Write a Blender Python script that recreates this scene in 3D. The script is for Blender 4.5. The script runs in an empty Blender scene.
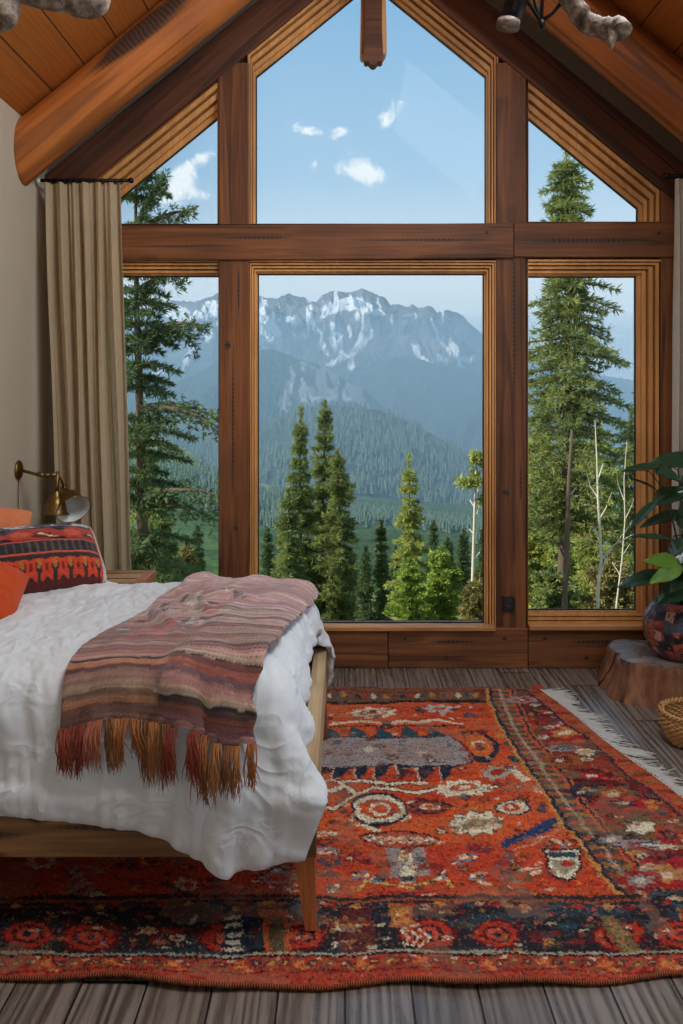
import bpy, bmesh, math, random
import numpy as np
from mathutils import Vector, Matrix, noise
PI = math.pi
C = bpy.context.scene.collection
SC = bpy.context.scene
# ---------------------------------------------------------------- camera
F, VX, VY, EYE = 850.0, 345.0, 395.0, 1.7
cam = bpy.data.cameras.new('camera'); camo = bpy.data.objects.new('camera', cam); C.objects.link(camo)
camo.location = (0, 0, EYE); camo.rotation_euler = (PI/2, 0, 0)
cam.sensor_fit = 'VERTICAL'; cam.sensor_height = 24; cam.sensor_width = 16
cam.lens = F/1024*24
cam.shift_x = -(VX-341.5)/1024; cam.shift_y = -(512-VY)/1024
cam.clip_start = .05; cam.clip_end = 30000
SC.camera = camo

def P(x, y, Y):
    """the point of the world that stands at depth Y and shows at (x, y) of the photograph"""
    return Vector(((x-VX)/F*Y, Y, EYE+(VY-y)/F*Y))

def lin(c):
    return tuple(((v/255)/12.92 if v/255 <= .04045 else (((v/255)+.055)/1.055)**2.4) for v in c)
def L4(c): return (*lin(c), 1)

# ---------------------------------------------------------------- view, world, sun, added fill lights
SC.view_settings.view_transform = 'Standard'; SC.view_settings.look = 'None'
SC.view_settings.gamma = 1; SC.view_settings.use_curve_mapping = False
SC.view_settings.exposure = 0.0

world = bpy.data.worlds.new('sky'); SC.world = world; world.use_nodes = True
NT = world.node_tree; NT.nodes.clear()

class G:
    """tiny node-graph writer"""
    def __init__(s, nt): s.nt = nt
    def n(s, typ, ins=None, out=0, **props):
        nd = s.nt.nodes.new(typ)
        for k, v in props.items(): setattr(nd, k, v)
        for k, v in (ins or {}).items():
            sock = nd.inputs[k]
            if isinstance(v, bpy.types.NodeSocket): s.nt.links.new(v, sock)
            else: sock.default_value = v
        return nd.outputs[out] if out is not None else nd
    def m(s, op, a, b=0.0, c=0.0, clamp=False):
        return s.n('ShaderNodeMath', {0: a, 1: b, 2: c}, operation=op, use_clamp=clamp)
    def mix(s, f, a, b, blend='MIX'):
        nd = s.nt.nodes.new('ShaderNodeMix'); nd.data_type = 'RGBA'; nd.blend_type = blend; nd.clamp_factor = True
        for k, v in ((0, f), (6, a), (7, b)):
            if isinstance(v, bpy.types.NodeSocket): s.nt.links.new(v, nd.inputs[k])
            else: nd.inputs[k].default_value = v
        return nd.outputs[2]
    def ramp(s, f, stops, interp='LINEAR'):
        nd = s.nt.nodes.new('ShaderNodeValToRGB'); cr = nd.color_ramp; cr.interpolation = interp
        while len(cr.elements) < len(stops): cr.elements.new(.5)
        for e, (p, c) in zip(cr.elements, stops): e.position = p; e.color = c if len(c) == 4 else (*c, 1)
        s.nt.links.new(f, nd.inputs[0]); return nd.outputs[0]
    def sstep(s, x, a, b):
        return s.n('ShaderNodeMapRange', {0: x, 1: a, 2: b, 3: 0.0, 4: 1.0}, interpolation_type='SMOOTHSTEP')

g = G(NT)
tc = g.n('ShaderNodeTexCoord', out=0)                      # Generated = direction of the sky
sep = g.n('ShaderNodeSeparateXYZ', {0: tc}, out=None)
dx, dy, dz = sep.outputs
el = g.m('MAXIMUM', dz, 0.0)
sky = g.ramp(el, [(0.0, L4((236, 240, 241))), (.13, L4((226, 234, 239))), (.25, L4((162, 194, 220))), (.42, L4((124, 168, 206))), (1.0, L4((80, 130, 185)))])
azl = g.sstep(dx, -.05, -.33)                               # deeper blue towards the left
sky = g.mix(g.m('MULTIPLY', g.m('MULTIPLY', azl, .75), g.sstep(dz, .08, .25)), sky, L4((84, 124, 166)))
yy = g.m('MAXIMUM', dy, .05)
u = g.m('DIVIDE', dx, yy); v = g.m('DIVIDE', dz, yy)
nz = g.n('ShaderNodeTexNoise', {'Vector': tc, 'Scale': 30.0, 'Detail': 9.0, 'Roughness': .68, 'Distortion': .6}, out=0)
cl = None
for (cx, cy, rx, ry, k, amp) in [(309, 131, 17, 8, .25, 1), (341, 131, 13, 8, -.4, .9), (317, 160, 9, 9, -1.2, .65), (392, 113, 17, 15, -.6, 1),
                       (367, 174, 28, 12, .2, 1.2), (345, 150, 22, 9, 0, .45), (176, 185, 30, 19, -.75, 1.25), (206, 196, 14, 7, 0, .7), (195, 160, 20, 6, -.5, .5)]:
    du = g.m('SUBTRACT', u, (cx-VX)/F); dv = g.m('SUBTRACT', v, (VY-cy)/F)
    dv2 = g.m('ADD', dv, g.m('MULTIPLY', du, k))
    r2 = g.m('ADD', g.m('POWER', g.m('ABSOLUTE', g.m('DIVIDE', du, rx/F)), 2.0), g.m('POWER', g.m('ABSOLUTE', g.m('DIVIDE', dv2, ry/F)), 2.0))
    e = g.m('MULTIPLY', g.m('EXPONENT', g.m('MULTIPLY', r2, -1.0)), amp)
    cl = e if cl is None else g.m('ADD', cl, e)
cl = g.m('MULTIPLY', cl, g.sstep(dy, .1, .3))
msk = g.sstep(g.m('ADD', cl, g.m('MULTIPLY', g.m('SUBTRACT', nz, .5), 3.4)), .34, 1.15)
msk = g.m('MULTIPLY', msk, g.sstep(cl, .04, .3))
sky = g.mix(g.m('MULTIPLY', msk, .93), sky, L4((246, 247, 246)))
bg = g.n('ShaderNodeBackground', {'Color': sky, 'Strength': 1.22})
NT.links.new(bg, g.n('ShaderNodeOutputWorld', out=None).inputs[0])

sun = bpy.data.lights.new('sun', 'SUN'); suno = bpy.data.objects.new('sun', sun); C.objects.link(suno)
sun.energy = 6.2; sun.angle = math.radians(.8); sun.color = (1, .93, .82)
SUND = Vector((-.78, -.22, .62)).normalized()               # towards the sun: high on the left, a little behind
suno.rotation_euler = SUND.to_track_quat('Z', 'Y').to_euler()

def area(name, loc, rot, sx, sy, power, col):
    a = bpy.data.lights.new(name, 'AREA'); a.shape = 'RECTANGLE'; a.size = sx; a.size_y = sy; a.energy = power; a.color = col
    o = bpy.data.objects.new(name, a); C.objects.link(o); o.location = loc; o.rotation_euler = rot; return o
# fill lights added to brighten the room, set in invented side and rear openings
area('side_fill_light', (2.26, 2.6, 1.75), (0, PI/2, 0), 1.6, 2.4, 10, (.90, .95, 1))
area('rear_fill_light', (.3, -2.66, 1.8), (PI/2, 0, 0), 2.4, 1.7, 17, (1, .95, .88))

area('overhead_fill_light', (.95, 2.6, 4.20), (0, math.atan(.82), 0), 1.1, 2.0, 98, (.93, .96, 1))  # fill light added below the closed ceiling, where no skylight opens

# ---------------------------------------------------------------- helpers
def tag(o, label=None, cat=None, group=None, kind=None):
    if label: o['label'] = label
    if cat: o['category'] = cat
    if group: o['group'] = group
    if kind: o['kind'] = kind
    return o
def empty(name, loc=(0, 0, 0), label=None, cat=None, group=None, kind=None, rot=(0, 0, 0)):
    o = bpy.data.objects.new(name, None); C.objects.link(o); o.location = loc; o.rotation_euler = rot
    o.empty_display_size = .1
    return tag(o, label, cat, group, kind)
def world_loc(o):
    v = Vector((0, 0, 0))
    while o is not None: v = v + o.location; o = o.parent
    return v
def mesh_obj(name, verts, faces, mat, parent=None, smooth=False, local=False):
    """verts in world space (parents are only translated); origin moves to the parent"""
    me = bpy.data.meshes.new(name)
    V = np.asarray(verts, dtype=np.float64).reshape(-1, 3)
    o = bpy.data.objects.new(name, me); C.objects.link(o)
    if parent is not None:
        o.parent = parent
        if not local: V = V-np.array(world_loc(parent))
    if isinstance(faces, np.ndarray):
        nf, k = faces.shape
        me.vertices.add(len(V)); me.vertices.foreach_set('co', V.astype(np.float32).ravel())
        me.loops.add(nf*k); me.loops.foreach_set('vertex_index', faces.astype(np.int32).ravel())
        me.polygons.add(nf); me.polygons.foreach_set('loop_start', np.arange(0, nf*k, k, dtype=np.int32))
        me.update(calc_edges=True)
    else:
        me.from_pydata([tuple(v) for v in V], [], [tuple(f) for f in faces])
    if smooth: me.polygons.foreach_set('use_smooth', np.ones(len(me.polygons), dtype=bool))
    if mat is not None: me.materials.append(mat)
    me.update()
    return o
def rebase(o, base=None):
    """move a parentless mesh's origin to the middle of its foot, or to base"""
    me = o.data; n = len(me.vertices); co = np.empty(n*3, dtype=np.float32); me.vertices.foreach_get('co', co); co = co.reshape(-1, 3)
    if base is None: base = ((co[:, 0].min()+co[:, 0].max())/2, (co[:, 1].min()+co[:, 1].max())/2, co[:, 2].min())
    b = np.array(base, dtype=np.float32); me.vertices.foreach_set('co', (co-b).ravel()); o.location = tuple(float(x) for x in b); me.update()
    return o
class MB:
    """collects shapes, links them as one mesh"""
    def __init__(s): s.v = []; s.f = []
    def add(s, vs, fs):
        k = len(s.v); s.v += [tuple(v) for v in vs]; s.f += [tuple(i+k for i in f) for f in fs]; return s
    def box(s, x0, x1, y0, y1, z0, z1, b=0.0):
        if b <= 0:
            vs = [(x, y, z) for x in (x0, x1) for y in (y0, y1) for z in (z0, z1)]
            return s.add(vs, [(0, 1, 3, 2), (4, 6, 7, 5), (0, 4, 5, 1), (2, 3, 7, 6), (0, 2, 6, 4), (1, 5, 7, 3)])
        bm = bmesh.new(); bmesh.ops.create_cube(bm, size=1)
        for w in bm.verts: w.co = ((x0+x1)/2+w.co.x*(x1-x0), (y0+y1)/2+w.co.y*(y1-y0), (z0+z1)/2+w.co.z*(z1-z0))
        bmesh.ops.bevel(bm, geom=bm.edges[:], offset=b, segments=2, profile=.5, affect='EDGES')
        return s.bm(bm)
    def bm(s, bm):
        bm.verts.ensure_lookup_table(); bm.verts.index_update()
        s.add([w.co[:] for w in bm.verts], [[w.index for w in f.verts] for f in bm.faces]); bm.free(); return s
    def tube(s, pts, r, seg=10, caps=True):
        pts = [Vector(p) for p in pts]; n = len(pts); rs = r if isinstance(r, (list, tuple)) else [r]*n
        k0 = len(s.v); prev = None
        for i, p in enumerate(pts):
            d = (pts[min(i+1, n-1)]-pts[max(i-1, 0)]).normalized()
            if prev is None: a = d.orthogonal().normalized()
            else: a = (prev-d*prev.dot(d)).normalized()
            prev = a; b = d.cross(a)
            for j in range(seg):
                t = 2*PI*j/seg; s.v.append(tuple(p+(a*math.cos(t)+b*math.sin(t))*rs[i]))
        for i in range(n-1):
            for j in range(seg):
                a0 = k0+i*seg+j; a1 = k0+i*seg+(j+1) % seg
                s.f.append((a0, a1, a1+seg, a0+seg))
        if caps: s.f.append(tuple(k0+j for j in range(seg))[::-1]); s.f.append(tuple(k0+(n-1)*seg+j for j in range(seg)))
        return s
    def lathe(s, prof, c=(0, 0, 0), seg=32, axis=None, wob=None):
        """prof: (r, h) pairs; axis: direction of h"""
        c = Vector(c); ax = Vector(axis or (0, 0, 1)).normalized(); q = Vector((0, 0, 1)).rotation_difference(ax)
        k0 = len(s.v)
        for (r, h) in prof:
            for j in range(seg):
                t = 2*PI*j/seg; rr = r*(wob(t, h) if wob else 1)
                s.v.append(tuple(c+q @ Vector((rr*math.cos(t), rr*math.sin(t), h))))
        for i in range(len(prof)-1):
            for j in range(seg):
                a0 = k0+i*seg+j; a1 = k0+i*seg+(j+1) % seg
                s.f.append((a0, a1, a1+seg, a0+seg))
        return s
    def build(s, name, mat, parent=None, smooth=False):
        return mesh_obj(name, s.v, s.f, mat, parent, smooth)
def beam(name, p0, p1, w, d, mat, parent=None, up=(0, 1, 0), bev=.008, seed=0, wav=.004):
    """a sawn timber from p0 to p1, grain along its own X; w = size across, d = size along `up`"""
    p0 = Vector(p0); p1 = Vector(p1); L = (p1-p0).length; X = (p1-p0).normalized(); Yv = Vector(up); Yv = (Yv-X*Yv.dot(X)).normalized(); Z = X.cross(Yv)
    nx = max(2, int(L/.12)); rr = random.Random(seed)
    # rounded rectangle section
    sec = []
    for (sy, sz) in ((1, 1), (-1, 1), (-1, -1), (1, -1)):
        for k in range(3):
            base = {(1, 1): 0, (-1, 1): PI/2, (-1, -1): PI, (1, -1): 3*PI/2}[(sy, sz)]
            t = base+k*PI/4
            sec.append((sy*(d/2-bev)+bev*math.cos(t), sz*(w/2-bev)+bev*math.sin(t)))
    n = len(sec); vs = []; fs = []
    for i in range(nx+1):
        x = L*i/nx
        for (a, b) in sec:
            q = noise.noise(Vector((x*1.3+seed*7.1, a*3, b*3)))*wav
            vs.append((x, a+q, b+q*.8))
    for i in range(nx):
        for j in range(n):
            a0 = i*n+j; a1 = i*n+(j+1) % n; fs.append((a0, a0+n, a1+n, a1))
    fs.append(tuple(range(n))); fs.append(tuple(nx*n+j for j in range(n))[::-1])
    o = mesh_obj(name, vs, fs, mat)
    o.matrix_world = Matrix((X, Yv, Z)).transposed().to_4x4(); o.location = p0
    if parent is not None: o.parent = parent; o.location = p0-world_loc(parent)
    return o

# ---------------------------------------------------------------- materials
def new_mat(name):
    m = bpy.data.materials.new(name); m.use_nodes = True; m.node_tree.nodes.clear(); return m, G(m.node_tree)
def finish(g, surf, vol=None, disp=None):
    o = g.n('ShaderNodeOutputMaterial', out=None)
    if surf is not None: g.nt.links.new(surf, o.inputs[0])
    if vol is not None: g.nt.links.new(vol, o.inputs[1])
def pbsdf(g, col, rough=.6, metal=0.0, bump=None, spec=.5, **kw):
    ins = {'Base Color': col, 'Roughness': rough, 'Metallic': metal, 'Specular IOR Level': spec}
    if bump is not None: ins['Normal'] = bump
    ins.update(kw)
    return g.n('ShaderNodeBsdfPrincipled', ins)
def bumpn(g, h, s=.3, d=.01): return g.n('ShaderNodeBump', {'Height': h, 'Strength': s, 'Distance': d})
def plain(name, col, rough=.6, metal=0.0, var=.12, scale=20, bump=.15, bd=.003, spec=.5):
    m, g = new_mat(name); tc = g.n('ShaderNodeTexCoord', out=3)
    nz = g.n('ShaderNodeTexNoise', {'Vector': tc, 'Scale': float(scale), 'Detail': 5.0}, out=0)
    c = g.mix(nz, (*[x*(1-var) for x in lin(col)], 1), (*[min(1, x*(1+var)) for x in lin(col)], 1))
    finish(g, pbsdf(g, c, rough, metal, bumpn(g, nz, bump, bd), spec)); return m
def wood(name, ca, cb, cd, grain=14.0, rough=.5, knots=.35, cracks=.5, stretch=.045, bump=.35, axis='X', spec=.4, patches=None):
    """ca/cb early and late wood, cd cracks and knots; grain runs along the object's own axis"""
    m, g = new_mat(name); tc = g.n('ShaderNodeTexCoord', out=3)
    sc = {'X': (stretch, 1, 1), 'Y': (1, stretch, 1), 'Z': (1, 1, stretch)}[axis]
    oi = g.n('ShaderNodeObjectInfo', out=5)
    off = g.n('ShaderNodeVectorMath', {0: g.n('ShaderNodeCombineXYZ', {0: oi, 1: oi, 2: oi}), 1: (37.0, 21.0, 53.0)}, operation='MULTIPLY')
    co = g.n('ShaderNodeVectorMath', {0: tc, 1: off}, operation='ADD')
    mp = g.n('ShaderNodeMapping', {'Vector': co, 'Scale': sc})
    warp = g.n('ShaderNodeTexNoise', {'Vector': mp, 'Scale': 3.0, 'Detail': 3.0}, out=1)
    mw = g.n('ShaderNodeVectorMath', {0: mp, 1: g.n('ShaderNodeVectorMath', {0: warp, 'Scale': .16}, operation='SCALE')}, operation='ADD')
    n1 = g.n('ShaderNodeTexNoise', {'Vector': mw, 'Scale': grain, 'Detail': 8.0, 'Roughness': .62}, out=0)
    n2 = g.n('ShaderNodeTexNoise', {'Vector': mw, 'Scale': grain*5, 'Detail': 4.0}, out=0)
    n3 = g.n('ShaderNodeTexNoise', {'Vector': co, 'Scale': 1.6, 'Detail': 2.0}, out=0)
    f = g.m('ADD', g.m('MULTIPLY', n1, .7), g.m('MULTIPLY', n2, .3))
    f = g.sstep(f, .36, .66)
    c = g.mix(f, L4(ca), L4(cb))
    c = g.mix(g.m('MULTIPLY', g.sstep(n3, .35, .75), .45), c, L4(tuple((x+y)/2*.75 for x, y in zip(ca, cd))))
    cm = g.n('ShaderNodeMapping', {'Vector': mw, 'Scale': (1, 1, 1)})
    ck = g.n('ShaderNodeTexNoise', {'Vector': cm, 'Scale': 5.0, 'Detail': 2.0}, out=0)
    ckd = g.m('ABSOLUTE', g.m('SUBTRACT', ck, .5))
    gate = g.sstep(g.n('ShaderNodeTexNoise', {'Vector': co, 'Scale': 1.3, 'Detail': 1.0}, out=0), .38, .46)
    crack = g.m('MULTIPLY', g.m('SUBTRACT', 1.0, g.sstep(ckd, .016, .040)), g.m('MULTIPLY', gate, cracks))
    c = g.mix(crack, c, L4(cd))
    kv = g.n('ShaderNodeTexVoronoi', {'Vector': g.n('ShaderNodeMapping', {'Vector': co, 'Scale': tuple(1.6 if q != 1 else 3.2 for q in sc)}), 'Scale': 1.0, 'Randomness': 1.0}, out=0)
    knot = g.m('MULTIPLY', g.m('SUBTRACT', 1.0, g.sstep(kv, .07, .15)), knots)
    c = g.mix(knot, c, L4(cd))
    if patches:
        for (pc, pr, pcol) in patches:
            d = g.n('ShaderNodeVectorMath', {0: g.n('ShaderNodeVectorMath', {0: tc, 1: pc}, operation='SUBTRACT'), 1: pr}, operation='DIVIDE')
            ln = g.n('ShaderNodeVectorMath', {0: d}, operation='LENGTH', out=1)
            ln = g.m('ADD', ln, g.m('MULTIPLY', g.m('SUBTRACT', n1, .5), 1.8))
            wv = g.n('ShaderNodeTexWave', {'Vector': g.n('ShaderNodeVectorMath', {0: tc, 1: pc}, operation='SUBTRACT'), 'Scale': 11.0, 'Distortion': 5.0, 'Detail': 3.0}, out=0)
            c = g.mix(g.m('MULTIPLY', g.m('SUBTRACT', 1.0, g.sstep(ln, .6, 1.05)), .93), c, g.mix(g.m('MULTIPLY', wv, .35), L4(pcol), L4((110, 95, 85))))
    h = g.m('SUBTRACT', f, g.m('MULTIPLY', crack, 2.5))
    finish(g, pbsdf(g, c, g.m('ADD', rough, g.m('MULTIPLY', n2, .15)), 0.0, bumpn(g, h, bump, .004), spec)); return m

M = {}
M['timber'] = wood('timber', (100, 58, 31), (146, 90, 50), (34, 20, 12), rough=.5)
M['timber_dark'] = wood('timber_rafter', (88, 48, 28), (120, 70, 42), (34, 18, 12), rough=.55)
M['trim'] = wood('fir_trim', (204, 142, 80), (230, 174, 108), (110, 66, 34), grain=20, rough=.42, knots=.0, cracks=.0, axis='Z')
M['trim_x'] = wood('fir_trim_flat', (188, 126, 68), (216, 156, 94), (110, 66, 34), grain=20, rough=.42, knots=.0, cracks=.0)
M['log_l'] = wood('peeled_log', (168, 90, 36), (204, 122, 56), (50, 28, 16), grain=7, rough=.45, knots=.5, cracks=.4, patches=[((1.0, -.15, .035), (.46, .14, .075), (40, 30, 26))])
M['log_r'] = wood('peeled_log_plain', (162, 86, 36), (198, 116, 54), (50, 28, 16), grain=7, rough=.45, knots=.6, cracks=.5)
M['bedwood'] = wood('reclaimed_pine', (158, 112, 66), (205, 162, 108), (52, 32, 18), grain=9, rough=.6, knots=.9, cracks=.9, stretch=.07)
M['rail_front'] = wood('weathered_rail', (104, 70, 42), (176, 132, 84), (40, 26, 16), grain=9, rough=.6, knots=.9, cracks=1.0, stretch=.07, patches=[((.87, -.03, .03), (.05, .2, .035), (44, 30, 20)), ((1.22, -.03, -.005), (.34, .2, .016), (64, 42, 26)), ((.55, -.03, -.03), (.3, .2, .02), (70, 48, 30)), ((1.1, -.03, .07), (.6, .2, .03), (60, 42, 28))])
M['bedwood_y'] = wood('reclaimed_pine_rail', (168, 132, 90), (216, 186, 142), (92, 62, 38), grain=9, rough=.6, knots=.5, cracks=.6, axis='Y')
M['legwood'] = wood('bed_leg_wood', (165, 92, 48), (205, 126, 70), (70, 36, 20), grain=18, rough=.38, knots=0, cracks=.2, axis='Z')
M['stump'] = wood('stump_bark_wood', (116, 72, 48), (184, 128, 92), (48, 30, 20), grain=7, rough=.7, knots=.3, cracks=.9, axis='Z', stretch=.16, bump=.8)
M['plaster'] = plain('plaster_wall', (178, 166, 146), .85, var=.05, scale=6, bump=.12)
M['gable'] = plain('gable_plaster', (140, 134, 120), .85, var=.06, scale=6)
M['iron'] = plain('black_iron', (34, 32, 32), .45, .7, bump=.3)
M['brass'] = plain('aged_brass', (132, 106, 64), .40, 1.0, var=.3, scale=30)
M['lampwhite'] = plain('white_enamel', (214, 220, 218), .4)
M['blackplastic'] = plain('black_plastic', (26, 24, 24), .4)

def planks_mat(name, axis, width, cols, gap, rough=.3, grainy=1.0, gapw=.02, spec=.5, length=2.2, worn=None):
    m, g = new_mat(name); tc = g.n('ShaderNodeTexCoord', out=3); sp = g.n('ShaderNodeSeparateXYZ', {0: tc}, out=None)
    across, along = (sp.outputs[0], sp.outputs[1]) if axis == 'Y' else (sp.outputs[1], sp.outputs[0])
    u = g.m('DIVIDE', across, width); idx = g.m('FLOOR', u); fr = g.m('FRACT', u)
    w1 = g.n('ShaderNodeTexWhiteNoise', {'W': idx}, out=0, noise_dimensions='1D')
    al = g.m('DIVIDE', g.m('ADD', along, g.m('MULTIPLY', w1, 7.3)), length); ai = g.m('FLOOR', al); af = g.m('FRACT', al)
    w2 = g.n('ShaderNodeTexWhiteNoise', {'Vector': g.n('ShaderNodeCombineXYZ', {0: idx, 1: ai, 2: 0.0})}, out=0, noise_dimensions='3D')
    co = g.n('ShaderNodeCombineXYZ', {0: g.m('ADD', across, g.m('MULTIPLY', w2, 17.0)), 1: g.m('MULTIPLY', along, .06), 2: w2})
    wp = g.n('ShaderNodeTexNoise', {'Vector': co, 'Scale': 4.0, 'Detail': 2.0}, out=1)
    cw = g.n('ShaderNodeVectorMath', {0: co, 1: g.n('ShaderNodeVectorMath', {0: wp, 'Scale': .13}, operation='SCALE')}, operation='ADD')
    n1 = g.n('ShaderNodeTexNoise', {'Vector': cw, 'Scale': 26.0, 'Detail': 8.0, 'Roughness': .65}, out=0)
    wave = g.n('ShaderNodeTexWave', {'Vector': cw, 'Scale': 9.0, 'Distortion': 9.0, 'Detail': 3.0, 'Detail Scale': 1.5}, out=0)
    f = g.m('ADD', g.m('MULTIPLY', n1, .8), g.m('MULTIPLY', wave, .2))
    f = g.sstep(f, .3, .7)
    c = g.mix(g.m('MULTIPLY', f, grainy), L4(cols[0]), L4(cols[1]))
    c = g.mix(g.m('MULTIPLY', w2, .6), c, L4(cols[2]))
    kv = g.n('ShaderNodeTexVoronoi', {'Vector': g.n('ShaderNodeCombineXYZ', {0: g.m('MULTIPLY', across, 3.0), 1: g.m('MULTIPLY', along, 1.4), 2: 0.0}), 'Scale': 1.0}, out=0)
    kn = g.m('SUBTRACT', 1.0, g.sstep(kv, .03, .08)); c = g.mix(g.m('MULTIPLY', kn, .8), c, L4(gap))
    ge = g.m('MAXIMUM', g.m('SUBTRACT', 1.0, g.sstep(g.m('MINIMUM', fr, g.m('SUBTRACT', 1.0, fr)), gapw*.4, gapw)), g.m('SUBTRACT', 1.0, g.sstep(g.m('MINIMUM', af, g.m('SUBTRACT', 1.0, af)), .0008, .002)))
    c = g.mix(ge, c, L4(gap))
    h = g.m('SUBTRACT', g.m('MULTIPLY', f, .5), g.m('MULTIPLY', ge, 3.0))
    rg = g.m('ADD', rough, g.m('MULTIPLY', n1, .25))
    finish(g, pbsdf(g, c, rg, 0.0, bumpn(g, h, .5, .003), spec)); return m
M['floor'] = planks_mat('floor_boards', 'Y', .19, ((68, 58, 50), (146, 134, 122), (108, 95, 83)), (20, 16, 14), rough=.16, spec=.9, length=4.6)
M['ceiling'] = planks_mat('ceiling_boards', 'Y', .24, ((150, 84, 30), (180, 108, 44), (156, 86, 33)), (52, 28, 14), rough=.55, grainy=.6, gapw=.022, length=50.0, spec=.3)

def glass_mat():
    m, g = new_mat('window_glass')
    fr = g.n('ShaderNodeFresnel', {'IOR': 1.08})
    t = g.n('ShaderNodeBsdfTransparent', {'Color': (.97, .985, .98, 1)}); gl = g.n('ShaderNodeBsdfGlossy', {'Color': (1, 1, 1, 1), 'Roughness': .01})
    finish(g, g.n('ShaderNodeMixShader', {0: fr, 1: t, 2: gl})); return m
M['glass'] = glass_mat()

def cloth_mat(name, col, var=.06, weave=900.0, rough=.85, trans=.25, bumps=.25, attr=None, wr=.0, sheen=.2, wrs=9.0, wdet=5.0):
    m, g = new_mat(name); tc = g.n('ShaderNodeTexCoord', out=3)
    if attr: base = g.n('ShaderNodeAttribute', {}, out=0, attribute_name=attr)
    else:
        nz = g.n('ShaderNodeTexNoise', {'Vector': tc, 'Scale': 14.0, 'Detail': 4.0}, out=0)
        base = g.mix(nz, (*[x*(1-var) for x in lin(col)], 1), (*[min(1, x*(1+var)) for x in lin(col)], 1))
    fine = g.n('ShaderNodeTexNoise', {'Vector': tc, 'Scale': weave*.35, 'Detail': 2.0}, out=0)
    b = bumpn(g, fine, bumps, .002)
    if wr > 0:
        w = g.n('ShaderNodeTexNoise', {'Vector': g.n('ShaderNodeMapping', {'Vector': tc, 'Scale': (1.0, .55, 1.0), 'Rotation': (0, 0, .5)}), 'Scale': wrs, 'Detail': wdet, 'Roughness': .55, 'Distortion': .9}, out=0)
        rd = g.m('POWER', g.m('SUBTRACT', 1.0, g.m('MULTIPLY', g.m('ABSOLUTE', g.m('SUBTRACT', w, .5)), 2.4)), 3.0)
        b = g.n('ShaderNodeBump', {'Height': rd, 'Strength': wr, 'Distance': .02, 'Normal': b})
    s = pbsdf(g, base, rough, 0.0, b, .2, **{'Sheen Weight': sheen})
    if trans > 0:
        tr = g.n('ShaderNodeBsdfTranslucent', {'Color': base, 'Normal': b}); s = g.n('ShaderNodeMixShader', {0: trans, 1: s, 2: tr})
    finish(g, s); return m
M['linen'] = cloth_mat('white_linen', (224, 228, 230), trans=.06, wr=.28, wrs=6.5, bumps=.06, wdet=2.2)
M['mattress'] = cloth_mat('mattress_ticking', (215, 212, 204), trans=0)
M['curtain'] = cloth_mat('curtain_linen', (210, 190, 158), trans=.5, var=.1)
M['curtain_w'] = cloth_mat('pale_curtain_linen', (222, 214, 200), trans=.35)
M['rug'] = cloth_mat('rug_pile', (255, 255, 255), attr='Col', trans=0, weave=700.0, bumps=.9, rough=.95, sheen=0.0)
M['kilim'] = cloth_mat('kilim_weave', (255, 255, 255), attr='Col', trans=0, weave=800.0, bumps=.7, rough=.9)
M['throw'] = cloth_mat('throw_knit', (255, 255, 255), attr='Col', trans=.08, weave=520.0, bumps=.9, rough=.95, sheen=.4)
M['peach'] = cloth_mat('peach_velvet', (206, 122, 80), trans=0, sheen=.15)
M['rust'] = cloth_mat('rust_orange_linen', (188, 72, 30), trans=0, sheen=.08)
M['fringe_white'] = cloth_mat('rug_fringe_cotton', (214, 210, 200), trans=.1)
m, g = new_mat('rug_edge_binding'); tc = g.n('ShaderNodeTexCoord', out=3)
wv = g.n('ShaderNodeTexWave', {'Vector': tc, 'Scale': 42.0, 'Distortion': 1.0}, out=0); nb_ = g.n('ShaderNodeTexNoise', {'Vector': tc, 'Scale': 3.0}, out=0)
finish(g, pbsdf(g, g.mix(wv, L4((92, 50, 36)), g.mix(nb_, L4((190, 112, 74)), L4((176, 84, 46)))), .9, 0, bumpn(g, wv, .9, .004), .1)); M['binding'] = m

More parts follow.
